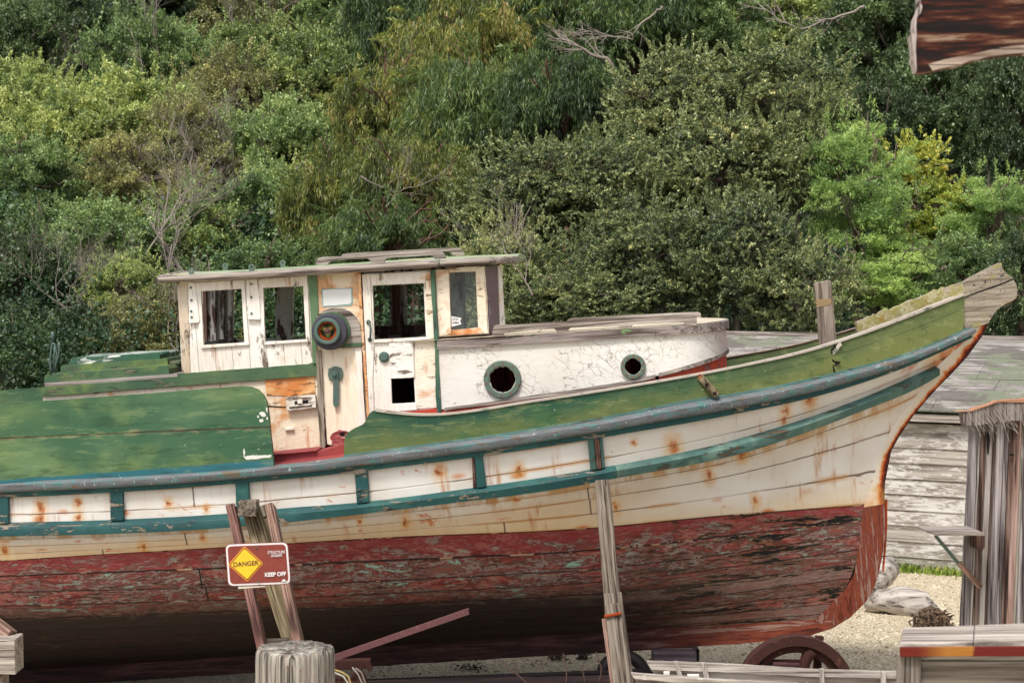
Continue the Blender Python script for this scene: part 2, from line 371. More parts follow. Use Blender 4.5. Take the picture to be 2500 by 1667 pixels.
    c = m.mix(m.mul(m.step(best, 1.7, .5), .55), c, '#cc9a50'); c = m.mix(m.mul(m.step(best, .75, .25), .8), c, '#ad5a18'); c = m.mix(m.mul(m.step(best, .2, .1), .8), c, '#3b1a0c')
    # rust blooms
    rb = m.step(m.noise(m.map(o,(3,3,5),(1,2,6)), 1, 6, .7, .5), .64, .70)
    c = m.mix(m.mul(rb, .85), c, '#b3561c')
    # worn to wood
    cn = m.step(m.noise(m.map(o,(2.5,2.5,14),(5,1,1)), 1, 7, .75), .69, .715)
    c = m.mix(cn, c, '#8b7a66')
    seam, butt, j, row = seam_lines(m, u, v, .040)
    sv = m.step(m.noise(m.map(o,(.8,.8,6),(2,2,2)), 1, 3, .7), .38, .55)
    c = m.mix(m.mul(seam, m.math('ADD', m.mul(sv,.65), .2)), c, '#4a3120')
    glow = m.mul(m.step(m.math('PINGPONG', v, .5), .16, .03), m.step(m.noise(m.map(o,(1.1,1.1,1.1),(3,8,1)), 1, 3), .5, .62))
    c = m.mix(m.mul(glow,.6), c, '#b98445')
    c = m.mix(m.mul(butt,.8), c, '#45301f')
    f = m.noise(m.map(o,(3,20,30)), 1, 5, .7)
    h = m.math('SUBTRACT', m.mul(f,.3), m.math('ADD', m.mul(seam, 1.4), m.math('ADD', m.mul(cn,.5), butt)))
    return m.done(c, .6, h, .5, .008)
def bottom_material():
    m = NT('scaling_red_bottom_paint'); u, v, _ = m.sep(m.uv); o = m.obj
    seam, butt, j, row = seam_lines(m, u, v, .05, .16)
    rv = m.math('FRACT', m.mul(m.math('SINE', m.mul(row, 7.13)), 91.7))
    cb = m.n('CombineXYZ'); m.put(cb.inputs[0], m.mul(u, 1.7)); m.put(cb.inputs[1], m.mul(v, .9)); m.put(cb.inputs[2], m.mul(rv, 3))
    big = m.noise(cb.outputs[0], 1, 6, .66, .5)
    c1 = m.n('CombineXYZ'); m.put(c1.inputs[0], m.mul(u, 3.4)); m.put(c1.inputs[1], m.mul(v, 2.0)); m.put(c1.inputs[2], m.mul(rv, 4))
    med = m.noise(c1.outputs[0], 1, 7, .72, .6)
    c2 = m.n('CombineXYZ'); m.put(c2.inputs[0], m.mul(u, 7.0)); m.put(c2.inputs[1], m.mul(v, 9))
    fine = m.noise(c2.outputs[0], 1, 6, .75, .3)
    big = m.math('ADD', m.mul(m.math('SUBTRACT', big, .5), 1.7), .5)
    c = m.ramp(big, [(.18,'#4d1a1a'), (.30,'#742a27'), (.38,'#8c5a52'), (.44,'#75362e'), (.50,'#4f2a22'), (.55,'#7f726b'), (.60,'#6c2626'), (.68,'#5e4d46'), (.8,'#7f3a2a')])
    c = m.mix(m.step(med, .53, .56), c, m.ramp(fine, [(.38,'#1c0d0b'), (.47,'#472820'), (.54,'#6d5046'), (.62,'#8b7c74')]))
    c = m.mix(m.mul(m.step(m.noise(c1.outputs[0], 1.9, 7, .75, .3), .57, .60), .85), c, '#7f857b')
    c3 = m.n('CombineXYZ'); m.put(c3.inputs[0], m.mul(u, 1.9)); m.put(c3.inputs[1], m.mul(v, 1.2)); c3.inputs[2].default_value = 7.0
    c = m.mix(m.mul(m.step(m.noise(c3.outputs[0], 1, 7, .75, .6), .60, .64), .9), c, '#7fa396')
    c = m.mix(m.mul(m.step(m.noise(c3.outputs[0], 1.3, 6, .7, .2), .65, .68), .8), c, '#9a4a24')
    c = m.mix(m.mul(m.step(rv, .55, .6), .38), c, '#5a3a30'); c = m.mix(m.mul(m.step(m.math('FRACT', m.mul(rv, 5.3)), .6, .65), .30), c, '#8f7a72')
    # a fresher band of red just under the waterline
    top = m.step(m.math('ADD', v, m.mul(m.math('SUBTRACT', med, .5), 5)), 8.1, 8.7)
    c = m.mix(m.mul(top, .7), c, '#852c2e')
    # rotten black hollows towards the bow and underside shade painted on low planks
    bow = m.step(m.math('ADD', u, m.mul(big,1.0)), 1.2, 2.8)
    c4 = m.n('CombineXYZ'); m.put(c4.inputs[0], m.mul(u, 1.0)); m.put(c4.inputs[1], m.mul(v, 1.25)); c4.inputs[2].default_value = 2.0
    rn = m.noise(c4.outputs[0], 1, 7, .74, .9)
    rot = m.mul(m.mul(m.step(rn, .535, .555), bow), m.step(m.noise(c1.outputs[0], 2.2, 4, .7), .40, .46))
    rim = m.mul(m.step(rn, .505, .535), bow)
    c = m.mix(m.mul(rim, .45), c, '#6d5a36')
    c = m.mix(rot, c, '#0b0706')
    low_shade = m.mul(m.step(m.math('ADD', v, m.mul(med, 2.6)), 6.9, 6.0), m.step(m.math('ADD', u, m.mul(big, 2)), 3.4, 1.6))
    c = m.mix(m.mul(low_shade, .9), c, '#120a09')
    c = m.mix(m.mul(m.mul(low_shade, m.step(fine, .62, .68)), .5), c, '#5b4a40')
    c = m.mix(m.mul(seam, .92), c, m.mix(m.mul(m.step(j, .57, .60), m.step(v, 4.5, 6)), '#150b09', '#a3876a'))
    c = m.mix(butt, c, '#120a08')
    h = m.math('SUBTRACT', m.math('ADD', m.mul(fine,.6), m.mul(m.step(med,.5,.56),-.5)), m.math('ADD', m.mul(seam,1.5), m.mul(rot,2.5)))
    return m.done(c, .8, h, .7, .012)
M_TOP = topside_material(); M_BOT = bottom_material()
def keel_material(name, axis):
    m = NT(name); o = m.obj
    g = m.noise(m.map(o, grain_scale(axis, 1.4, 16)), 1, 7, .72, .5)
    x = m.sep(o)[0]
    fw = m.step(m.math('ADD', x, m.mul(g, 1.0)), 1.4, 3.2)
    c = m.mix(fw, m.ramp(g, [(.35,'#120808'),(.5,'#2b1515'),(.62,'#4a2f2c')]), m.ramp(g, [(.33,'#2c100b'),(.43,'#5c2418'),(.49,'#7a3c24'),(.54,'#5c1f18'),(.60,'#85695c')]))
    return m.done(c, .8, g, .6, .01)
M_KEEL = keel_material('red_lead_keel_timber','X'); M_STEMR = keel_material('red_lead_stem_timber','Z')
def stem_white():
    m = NT('white_stem_edged_with_orange_rust'); o = m.obj
    v = m.sep(m.uv)[0]; e = m.math('ADD', v, m.mul(m.math('SUBTRACT', m.noise(o, 5, 6, .75), .5), .9))
    c = m.ramp(e, [(.0,'#d8d2cd'), (.55,'#d3c3ac'), (.70,'#c27030'), (.80,'#8f310c'), (.90,'#3b120c')])
    z = m.sep(m.uv)[1]; k = m.mul(m.step(m.math('ADD', z, m.mul(m.noise(o,4,4,.7),.5)), .36, .22), .7)
    c = m.mix(k, c, '#c08a45')
    return m.done(c, .7, m.noise(o, 40, 5, .7), .4, .005)
M_STEMW = stem_white()
def lichen(name, heavy):
    m = NT(name); o = m.obj
    g = m.noise(m.map(o,(2,30,30),(0,0,0),(0,.35,0)), 1, 5, .7)
    c = m.ramp(g, [(.35,'#6b6154'),(.5,'#968b7c'),(.65,'#b3a997')])
    c = m.mix(m.mul(m.step(m.noise(o, 34, 4, .8), .57, .61), m.step(m.noise(o, 2.5, 2), .45, .6)), c, '#231d1a')
    c = m.mix(m.mul(m.step(m.noise(o, 5, 5, .7), .56-.2*heavy, .62-.1*heavy), .9), c, '#9a9358')
    c = m.mix(m.step(m.noise(o, 9, 6, .75), .62-.12*heavy, .66-.12*heavy), c, '#b2ab86')
    top = m.step(m.noise(m.map(o,(6,6,6),(4,4,4)), 1, 6, .75), .62-.05*heavy, .66-.05*heavy)
    c = m.mix(m.mul(top,.75), c, '#9a7426')
    return m.done(c, .9, m.noise(o, 45, 5, .8), .9, .02)
M_LICH = lichen('lichen_covered_timber', 1); M_HEAD = lichen('bare_grey_stem_head', 0)
def glass_material():
    m = NT('dusty_window_glass'); t = m.t
    tr = m.n('BsdfTransparent'); tr.inputs[0].default_value = (.78,.82,.82,1); gl = m.n('BsdfGlossy'); gl.inputs['Roughness'].default_value = .08; gl.inputs[0].default_value=(.8,.85,.85,1)
    df = m.n('BsdfDiffuse'); df.inputs[0].default_value = (.42,.47,.47,1)
    fr = m.n('Fresnel'); fr.inputs[0].default_value = 1.5; a = m.n('MixShader'); b = m.n('MixShader')
    t.links.new(fr.outputs[0], a.inputs[0]); t.links.new(tr.outputs[0], a.inputs[1]); t.links.new(gl.outputs[0], a.inputs[2])
    d = m.math('ADD', m.mul(m.noise(m.obj, 6, 5, .7), .22), .0)
    m.put(b.inputs[0], d); t.links.new(a.outputs[0], b.inputs[1]); t.links.new(df.outputs[0], b.inputs[2])
    t.links.new(b.outputs[0], t.nodes['Material Output'].inputs[0]); return m.m
M_GLASS = glass_material()
def plain(name, c, r=.6):
    m = NT(name); return m.done(m.mix(m.mul(m.noise(m.obj, 30, 4, .7), .25), c, (0.25,0.22,0.2,1)), r)

# ================================================================== THE BOAT
boat = empty('fishing_boat', BF.M, 'long weathered wooden fishing boat with green bulwarks and scaling red bottom, propped ashore', 'boat')
BX0 = -700.0
def crv(pts):
    xs = np.array([p[0] for p in pts], float); ys = np.array([p[1] for p in pts], float)
    d = np.zeros_like(ys); sl = np.diff(ys)/np.diff(xs)
    d[1:-1] = (sl[1:]*np.diff(xs)[:-1] + sl[:-1]*np.diff(xs)[1:])/(xs[2:]-xs[:-2]); d[0] = sl[0]; d[-1] = sl[-1]
    def f(x):
        if x <= xs[0]: return ys[0]+d[0]*(x-xs[0])
        if x >= xs[-1]: return ys[-1]+d[-1]*(x-xs[-1])
        i = int(np.searchsorted(xs, x)-1); i = max(0, min(i, len(xs)-2)); h = xs[i+1]-xs[i]; t = (x-xs[i])/h
        return ((2*t**3-3*t**2+1)*ys[i] + (t**3-2*t**2+t)*h*d[i] + (-2*t**3+3*t**2)*ys[i+1] + (t**3-t**2)*h*d[i+1])
    return f
class Row:
    def __init__(s, pts, xe, hbm, hbe, t0=.45, p=2.4): s.f = crv(pts); s.xe = xe; s.hbm = hbm; s.hbe = hbe; s.t0 = t0; s.p = p
    def hb(s, px):
        t = (px-BX0)/(s.xe-BX0)
        h = s.hbm if t < s.t0 else s.hbe+(s.hbm-s.hbe)*(1-min(1,(t-s.t0)/(1-s.t0))**s.p)
        if t < .3: h = max(s.hbe, h*(1-.45*((.3-t)/.3)**2))
        return h
    def pt(s, px, extra=0.0): return BF.P(px, s.f(px), s.hb(px)+extra)
    def nrm(s, px):
        a = s.pt(px-15); b = s.pt(px+15); t = b-a; n = Vector((t.y, -t.x, 0)); n.normalize(); return n if n.y < 0 else -n
rA = Row([(-700,1045),(0,986),(574,942),(1075,1011),(1300,979),(1519,945),(1772,900),(1991,850),(2061,828),(2353,718)], 2353, 1.60, .10, .42, 2.3)
rB = Row([(-700,1215),(0,1178),(268,1168),(662,1140),(840,1119),(1044,1092),(1200,1071),(1519,1019),(1678,988),(1800,975-6),(2055,914),(2246,856),(2374,800)], 2374, 1.58, .09, .42, 2.3)
rC = Row([(-700,1252),(0,1214),(268,1201),(700,1168),(1021,1132),(1200,1109),(1477,1065),(1800,1008),(2004,963),(2214,893),(2371,823)], 2362, 1.57, .09, .42, 2.3)
rE = Row([(-700,1302),(0,1277),(268,1270),(574,1253),(700,1241),(845,1230),(1159,1191),(1477,1141),(1774,1080),(1900,1044),(2119,967),(2292,890)], 2296, 1.56, .09, .42, 2.25)
rM = Row([(-700,1362),(0,1338),(600,1310),(1000,1276),(1400,1230),(1800,1165),(2020,1112),(2168,1070)], 2166, 1.535, .09, .40, 2.1)
rF = Row([(-700,1330),(0,1306),(268,1300),(555,1285),(700,1272),(1023,1235),(1400,1184),(1484,1168),(1817,1101),(2087,1005),(2250,935),(2275,920)], 2270, 1.555, .09, .42, 2.2)
rW = Row([(-700,1392),(0,1368),(222,1354),(547,1335),(968,1310),(1400,1291),(1797,1255),(2030,1238),(2114,1231)], 2116, 1.50, .09, .38, 2.0)
rb1 = Row([(-700,1440),(0,1432),(1000,1400),(1500,1370),(2105,1290)], 2108, 1.44, .09, .34, 1.9)
rb2 = Row([(-700,1520),(0,1505),(1000,1468),(1500,1440),(2090,1370)], 2090, 1.31, .09, .30, 1.75)
rb3 = Row([(-700,1580),(0,1563),(1000,1518),(1600,1488),(2062,1435)], 2064, 1.00, .09, .28, 1.6)
rb4 = Row([(-700,1620),(0,1603),(1000,1548),(1600,1518),(2025,1482)], 2028, .50, .09, .25, 1.6)
rG = Row([(-700,1655),(0,1637),(600,1600),(1300,1553),(1759,1526),(1991,1511)], 1994, .085, .085, .5, 2)
def row_ts(n=110): return [1-(1-i/n)**1.25 for i in range(n+1)]
def loft(rows, vs, name, mat, sub=5, parent=boat, inward=0.0, n=110):
    """smooth sheet through the given rows (picture curves given their real half breadth)"""
    T = row_ts(n); V = []; UV = []; m = len(rows)
    cols = []
    for t in T:
        pts = [r.pt(BX0+(r.xe-BX0)*t) for r in rows]
        col = []
        for i in range(m-1):
            p0 = pts[max(i-1,0)]; p1 = pts[i]; p2 = pts[i+1]; p3 = pts[min(i+2,m-1)]
            for k in range(sub + (1 if i == m-2 else 0)):
                s = k/sub
                q = 0.5*((2*p1)+(p2-p0)*s+(2*p0-5*p1+4*p2-p3)*s*s+(3*p1-p0-3*p2+p3)*s**3)
                col.append((q, vs[i]+(vs[i+1]-vs[i])*s))
        cols.append(col)
    k = len(cols[0])
    for col in cols:
        for q, v in col: V.append(q); UV.append((q.x, v))
    Fc = [(i*k+j, i*k+j+1, (i+1)*k+j+1, (i+1)*k+j) for i in range(len(T)-1) for j in range(k-1)]
    return mk(name, V, Fc, mat, parent, smooth=True, uv=UV)
top = loft([rA, rB, rC, rE, rF, rM, rW], [9.5, 7.6, 7.0, 5.5, 4.6, 2.8, 1.0], 'topside_planking', M_TOP)
# keep only what lies below the sheer (the bulwark boards are parts of their own)
bm = bmesh.new(); bm.from_mesh(top.data); uvl = bm.loops.layers.uv.active
bmesh.ops.delete(bm, geom=[f for f in bm.faces if max(l[uvl].uv.y for l in f.loops) > 7.65], context='FACES'); bm.to_mesh(top.data); bm.free()
mirror_copy(top)
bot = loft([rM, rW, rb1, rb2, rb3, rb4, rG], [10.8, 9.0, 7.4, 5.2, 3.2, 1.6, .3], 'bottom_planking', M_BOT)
bm = bmesh.new(); bm.from_mesh(bot.data); uvl = bm.loops.layers.uv.active
bmesh.ops.delete(bm, geom=[f for f in bm.faces if max(l[uvl].uv.y for l in f.loops) > 9.05], context='FACES'); bm.to_mesh(bot.data); bm.free()
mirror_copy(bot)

def rail(name, mat, rt, rb, prof, x0, x1, n=120, mirrored=True, parent=boat, wob=0.0):
    V = []; Fc = []; k = len(prof)
    for i in range(n+1):
        px = x0+(x1-x0)*i/n; P = rt.pt(px); Q = rb.pt(px); nm = rt.nrm(px); wv = wob*(mnoise.noise(Vector((px*.02, 3, 1))))
        for s, o in prof: V.append(P.lerp(Q, s)+nm*(o+ (wv if o > .01 else 0)))
    for i in range(n):
        for j in range(k-1): Fc.append((i*k+j, i*k+j+1, (i+1)*k+j+1, (i+1)*k+j))
    Fc += [tuple(range(k)), tuple(n*k+j for j in range(k-1,-1,-1))]
    o = mk(name, V, Fc, mat, parent, smooth=True)
    e = o.modifiers.new('edges', 'EDGE_SPLIT'); e.split_angle = R(42)
    if mirrored:
        c = mirror_copy(o); e = c.modifiers.new('edges', 'EDGE_SPLIT'); e.split_angle = R(42)
    return o
half = [(-.12,0),(-.11,.040),(-.02,.060),(.05,.082),(.12,.092),(.48,.094),(.56,.086),(.64,.066),(.66,.02),(.66,0)]
rail('guard_band', M_GUARD, rB, rC, half, BX0, 2374, wob=.012)
rail('guard_backing', P_TEAL, rB, rC, [(.60,0),(.60,.045),(1.0,.045),(1.02,0)], BX0, 2368)
rail('sheer_ledge', P_TEALG, rB, rC, [(-.30,0),(-.28,.018),(-.12,.026),(-.10,0)], 840, 2360, mirrored=False)
rail('rubbing_strake', P_TEAL, rE, rF, [(-.05,0),(.28,.085),(.36,.092),(1.0,.088),(1.04,.0)], BX0, 1500, wob=.008)
rail('rubbing_strake', P_TEALG, rE, rF, [(-.05,0),(.28,.085),(.36,.092),(1.0,.088),(1.04,.0)], 1501, 2283, wob=.008)
def hull_post(name, xt0, xt1, xb0, xb1, mat, pr=.05):
    T0 = rC.pt(xt0); T1 = rC.pt(xt1); B0 = rE.pt(xb0); B1 = rE.pt(xb1); n = Vector((0,-1,0))*pr
    V = [T0,T1,B1,B0,T0+n,T1+n,B1+n,B0+n]
    return mk(name, V, [(0,1,2,3),(4,7,6,5),(0,4,5,1),(1,5,6,2),(2,6,7,3),(3,7,4,0)], mat, boat, bevel=.006)
for a in [(-10,24,-12,25),(272,303,273,305),(577,609,580,612)]: hull_post('hull_rib', *a, P_TEAL)
hull_post('hull_rib', 868,899,873,903, P_TEAL); hull_post('hull_rib', 1160,1179,1166,1188, P_TEAL); hull_post('hull_rib', 1153,1159,1156,1164, W_DKZ, .035)
hull_post('hull_rib', 1435,1450,1442,1457, P_TEALG); hull_post('hull_rib', 1451,1463,1458,1470, W_DKZ, .06); hull_post('hull_rib', 1464,1471,1471,1477, P_TEALG)

# bulwarks
aft = ZL(Z1, [(-1850,1290),(-900,1210),(0,1138),(500,1105),(1000,1068),(1400,1036),(1540,1026),(1600,1030),(1645,1050),(1680,1085),(1702,1130),(1712,1200),(1722,1300),(1740,1460),(1745,1532)]) + [(400,1164),(0,1181),(-708,1218)]
def bulwark_aft_material():
    m = NT('green_bulwark_paint_with_teal_band'); o = m.obj; x, y, z = m.sep(o)
    c = m.mix(m.step(m.noise(m.map(o,(.9,1,1.6)), 1, 4, .6, .6), .40, .66), '#34583f', '#5f7549')
    c = m.mix(m.mul(m.step(m.noise(o, .55, 3, .6), .45, .62), .5), c, '#5c7a5c')
    a = BF.P(100,1165,1.6); b = BF.P(660,1122,1.6); sl = (b.z-a.z)/(b.x-a.x)
    hgt = m.math('SUBTRACT', z, m.math('ADD', m.mul(x, sl), a.z-sl*a.x))   # height above the teal line
    tl = m.step(m.math('ADD', hgt, m.mul(m.noise(m.map(o,(2,2,8)),1,4,.7), .05)), .035, .015)
    c = m.mix(tl, c, '#27606a')
    a2 = BF.P(0,1072,1.6); b2 = BF.P(658,1044,1.6); s2 = (b2.z-a2.z)/(b2.x-a2.x)
    h2 = m.math('ABSOLUTE', m.math('SUBTRACT', z, m.math('ADD', m.mul(x, s2), m.math('ADD', a2.z-s2*a2.x, m.mul(m.noise(m.map(o,(3,3,3)),1,4,.7),.016)))))
    joint = m.step(h2, .011, .004); wide = m.mul(m.step(h2, .05, .01), m.step(m.noise(m.map(o,(5,5,20)),1,5,.7), .52,.6))
    c = m.mix(m.mul(wide,.7), c, '#7d7a5c'); c = m.mix(m.mul(joint,.85), c, '#3a2418')
    gr = m.noise(m.map(o,(2,12,12),(6,1,1)),1,6,.75); c = m.mix(m.mul(m.step(gr,.54,.64),.5), c, '#203a26'); c = m.mix(m.mul(m.step(gr,.46,.38),.35), c, '#7d8f62')
    sp = m.step(m.noise(o, 42, 3, .7), .71, .73); c = m.mix(sp, c, '#cfd3c8')
    x1 = BF.P(640,1060,1.6).x
    ch = m.mul(m.step(m.noise(m.map(o,(9,9,12)),1,5,.7), .66,.68), m.step(m.math('ADD', x, m.mul(m.noise(o, 3, 4, .7), .12)), x1-.04, x1+.06)); c = m.mix(ch, c, '#dcdcd6')
    sc = m.mul(m.step(m.noise(m.map(o,(2,2,40),(1,1,1),(0,.2,0)),1,4,.7), .72,.75), .7); c = m.mix(sc, c, '#9fb08a')
    return m.done(c, .55, m.math('SUBTRACT', m.mul(m.noise(m.map(o,(2,20,20)),1,4),.3), joint), .35, .006)
def bulwark_fore_material():
    m = NT('olive_green_bulwark_paint'); o = m.obj; u, v, _ = m.sep(m.uv)
    e = m.math('ADD', v, m.mul(m.math('SUBTRACT', m.noise(m.map(o,(2.2,2.2,2.2)), 1, 5, .65, .4), .5), 1.3))
    c = m.ramp(e, [(.0,'#5f6b40'), (.35,'#56653c'), (.62,'#3e5a40'), (.85,'#254a39')])
    c = m.mix(m.mul(m.step(m.noise(m.map(o,(1.1,1.1,1.6),(4,4,4)),1,4,.65,.5), .5,.64), .7), c, '#2b5b3b')
    c = m.mix(m.mul(m.step(u, 1.0, 4.2), .45), c, '#7c7d40')
    ln = m.step(m.math('ABSOLUTE', m.math('SUBTRACT', v, m.math('ADD', .60, m.mul(m.noise(m.map(o,(1,1,1)),1,3),.02)))), .012, .004)
    c = m.mix(m.mul(ln,.65), c, '#2f3a20')
    ed = m.step(m.math('ADD', v, m.mul(m.noise(m.map(o,(8,8,8)),1,4,.7),.06)), 1.0, 1.03); c = m.mix(ed, c, '#cfcabb')
    lo = m.mul(m.step(m.math('ADD', v, m.mul(m.noise(m.map(o,(3,3,3),(5,5,5)),1,4,.7),.3)), .22, .14), .8); c = m.mix(lo, c, '#8a917c')
    gr = m.noise(m.map(o,(2,12,12),(6,1,1)),1,6,.75); c = m.mix(m.mul(m.step(gr,.54,.64),.5), c, '#25401f'); c = m.mix(m.mul(m.step(gr,.46,.38),.35), c, '#8a9060')
    sp = m.step(m.noise(o, 45, 3, .7), .71, .73); c = m.mix(sp, c, '#cfd3c8')
    return m.done(c, .55, m.math('SUBTRACT', m.mul(m.noise(m.map(o,(2,20,20)),1,4),.3), ln), .35, .006)
b = slab('aft_bulwark', BF, aft, 1.62, .06, bulwark_aft_material(), boat, jit=.002)
mirror_copy(b)
M_CHIP = plain('chipped_through_white_primer','#d9d8d0',.8)
for q in ([(1560,1475),(1600,1468),(1731,1462),(1730,1478),(1640,1490),(1570,1494)],[(1652,1198),(1672,1188),(1690,1195),(1698,1215),(1680,1222),(1662,1210)],[(1640,1215),(1650,1210),(1652,1228),(1642,1226)],[(1652,1240),(1678,1232),(1682,1250),(1660,1256)],[(1695,1160),(1706,1165),(1705,1195),(1698,1185)],[(1552,1432),(1558,1420),(1562,1440),(1560,1485),(1554,1470)],[(1700,1225),(1708,1222),(1708,1240),(1700,1238)]):
    slab('bare_patch', BF, ZL(Z1,q), 1.623, .01, M_CHIP, boat, jit=.004, step=.012, bevel=0)
for px in (118,243,366,490,612,735,865,995,1130,1262,1405,1550,1700,1850,2010,2150):
    P=rB.pt(px).lerp(rC.pt(px),.33)+rB.nrm(px)*.094; MB().disc(P,.009,.0,-.005,10).build('bolt_head', M_PORT, boat)
def fore_bulwark():
    V = []; UV = []; nr = 14; nc = 110
    vst = [0,.30,.42,.5,.58,.64,.72,.82,.92,1.0]; xst = [840,840,843,853,868,884,892,897,903,916]
    for i in range(nc+1):
        t = i/nc
        for j in range(nr+1):
            v = j/nr; xs = float(np.interp(v, vst, xst)); px = xs+(2353-xs)*t**1.0
            P = rB.pt(px, .02).lerp(rA.pt(px, .02), v); V.append(P); UV.append((P.x, v))
    k = nr+1; n = len(V)
    V2 = [p+Vector((0,.05,0)) for p in V]; F1 = [(i*k+j, i*k+j+1, (i+1)*k+j+1, (i+1)*k+j) for i in range(nc) for j in range(nr)]
    F2 = [tuple(q+n for q in reversed(f)) for f in F1]
    ed = []
    for i in range(nc): ed += [(i*k+nr, i*k+nr+n, (i+1)*k+nr+n, (i+1)*k+nr), (i*k, (i+1)*k, (i+1)*k+n, i*k+n)]
    for j in range(nr): ed += [(j, j+n, j+1+n, j+1), (nc*k+j, nc*k+j+1, nc*k+j+1+n, nc*k+j+n)]
    return mk('fore_bulwark', V+V2, F1+F2+ed, bulwark_fore_material(), boat, uv=UV+UV)
fb = fore_bulwark(); mirror_copy(fb)
# weathered cap along the top edge of the fore bulwark
M_CAP = paint('bare_grey_cap_edge_with_paint_traces', '#b9b0a4', '#a69c92', '#7f8f7a', chip=.6, axis='X', pc='#6a5f55')
rail('bulwark_cap', M_CAP, rA, rB, [(0,-.045),(-.035,-.045),(-.035,.034),(.03,.034),(.03,.0)], 918, 2350)
# split in the fore bulwark
crk = ZL(Z4, [(752,748),(758,775),(722,808),(735,822),(700,846),(745,880),(795,888),(778,905),(736,918),(752,960),(760,1000),(738,970),(722,922),(760,898),(730,886),(678,852),(712,822),(700,806),(740,775)])
slab('split', BF, crk, rA.hb(2035)+.033, .012, M_BLACKHOLE, boat, bevel=0)
slab('bare_patch', BF, ZL(Z4,[(715,800),(790,735),(802,760),(775,800),(742,830),(706,845),(690,835)]), rA.hb(2035)+.030, .012, M_CAP, boat, bevel=0, jit=.008, step=.02)

# keel, stem, stem head
kt = 0.17
keel_pts = [(-700,1652),(0,1634),(600,1597),(1300,1550),(1759,1523),(1991,1508),(2030,1511),(2030,1534),(1976,1551),(1800,1572),(1683,1578),(1484,1593),(1300,1602),(907,1626),(624,1642),(210,1667),(-700,1722)]
slab('keel', BF, keel_pts, kt/2, kt, M_KEEL, boat, jit=.004, step=.15, bevel=.01)
stem_o = ZL(Z4,[(1928,590),(1870,700),(1760,850),(1640,980),(1540,1080),(1440,1190),(1340,1310),(1240,1460),(1180,1568)])+ZL(Z8,[(960,200),(942,300),(940,425)])
stem_i = [(2382,778),(2340,838),(2296,880),(2262,925),(2232,960),(2206,1000),(2178,1045),(2153,1095),(2135,1130),(2120,1170),(2113,1200),(2108,1238)]
def strip(name, outer, inner, th, mat, zr=None):
    V=[];UV=[];n=len(outer)
    for i,(a,b_) in enumerate(zip(outer,inner)):
        for k in range(6):
            s=k/5; px=b_[0]+(a[0]-b_[0])*s; py=b_[1]+(a[1]-b_[1])*s; hb=th/2*(1-.35*s) ; P=BF.P(px,py,hb); V.append(P); UV.append((s,1-i/(n-1)))
    m=len(V); V+= [Vector((p.x,-p.y,p.z)) for p in V]; UV+=UV
    Fc=[(i*6+k,i*6+k+1,(i+1)*6+k+1,(i+1)*6+k) for i in range(n-1) for k in range(5)]; Fc+= [tuple(q+m for q in reversed(f)) for f in Fc]
    for i in range(n-1): Fc += [(i*6+5,(i+1)*6+5,(i+1)*6+5+m,i*6+5+m),(i*6,i*6+m,(i+1)*6+m,(i+1)*6)]
    Fc += [tuple([k for k in range(6)]+[k+m for k in range(5,-1,-1)]), tuple([(n-1)*6+k+m for k in range(6)]+[(n-1)*6+k for k in range(5,-1,-1)])]
    return mk(name,V,Fc,mat,boat,uv=UV,smooth=False)
strip('stem', stem_o, stem_i, .2, M_STEMW)
low_o = ZL(Z8,[(942,425),(944,640),(925,760),(900,880),(868,970),(830,1040),(720,1150),(600,1222)])
low_i = [(2108,1238),(2101,1297),(2094,1350),(2085,1404),(2062,1440),(2032,1470),(2008,1496),(1988,1513)]
strip('forefoot', low_o, low_i, .2, M_STEMR)
slab('stem_iron', BF, ZL(Z8,[(942,405),(958,395),(958,560),(948,720),(936,860),(926,850),(938,700),(942,560)]), .02, .04, M_ORUST, boat, bevel=0)
head = ZL(Z4,[(915,588),(1010,552),(1200,488),(1350,420),(1500,358),(1620,318),(1740,278),(1830,226),(1900,190),(1960,158),(2025,130),(2030,160),(2042,190),(2075,225),(2112,240),(2118,262),(2138,300),(2146,340),(2138,400),(2105,425),(2050,450),(1985,495),(1955,540),(1925,592),(1830,625),(1740,632),(1735,600),(1300,760),(1000,780),(918,662)])
slab('stem_head', BF, head, .11, .22, M_HEAD, boat, jit=.004, step=.05, bevel=.008)
slab('lichen_crust', BF, ZL(Z4,[(912,595),(1010,545),(1200,481),(1350,413),(1500,352),(1640,310),(1725,284),(1730,365),(1500,455),(1280,560),(1100,650),(925,665)]), .118, .236, M_LICH, boat, jit=.014, step=.03, bevel=0)
slab('seam_gap', BF, ZL(Z4,[(1738,392),(1850,348),(1960,310),(2060,272),(2115,248),(2118,256),(2062,282),(1962,320),(1852,357),(1740,400)]), .113, .01, M_BLACKHOLE, boat, bevel=0)

# deck (inside the bulwarks)
V=[];nd=70
for i in range(nd+1):
    px = BX0+(2330-BX0)*i/nd; p = rB.pt(px); p = Vector((p.x, p.y+.03, p.z+.01)); V += [p, Vector((p.x,0,p.z+.07)), Vector((p.x,-p.y,p.z))]
mk('deck', V, [(i*3+k,i*3+k+1,(i+1)*3+k+1,(i+1)*3+k) for i in range(nd) for k in range(2)], P_RED, boat, smooth=True)
# transom
rows=[rA,rB,rC,rF,rM,rW,rb1,rb2,rb3,rb4,rG]; V=[r.pt(BX0) for r in rows]; V+= [Vector((p.x,-p.y,p.z)) for p in reversed(V)]
mk('transom', V, [tuple(range(len(V)))], M_TOP, boat, uv=[(0,5)]*len(V))
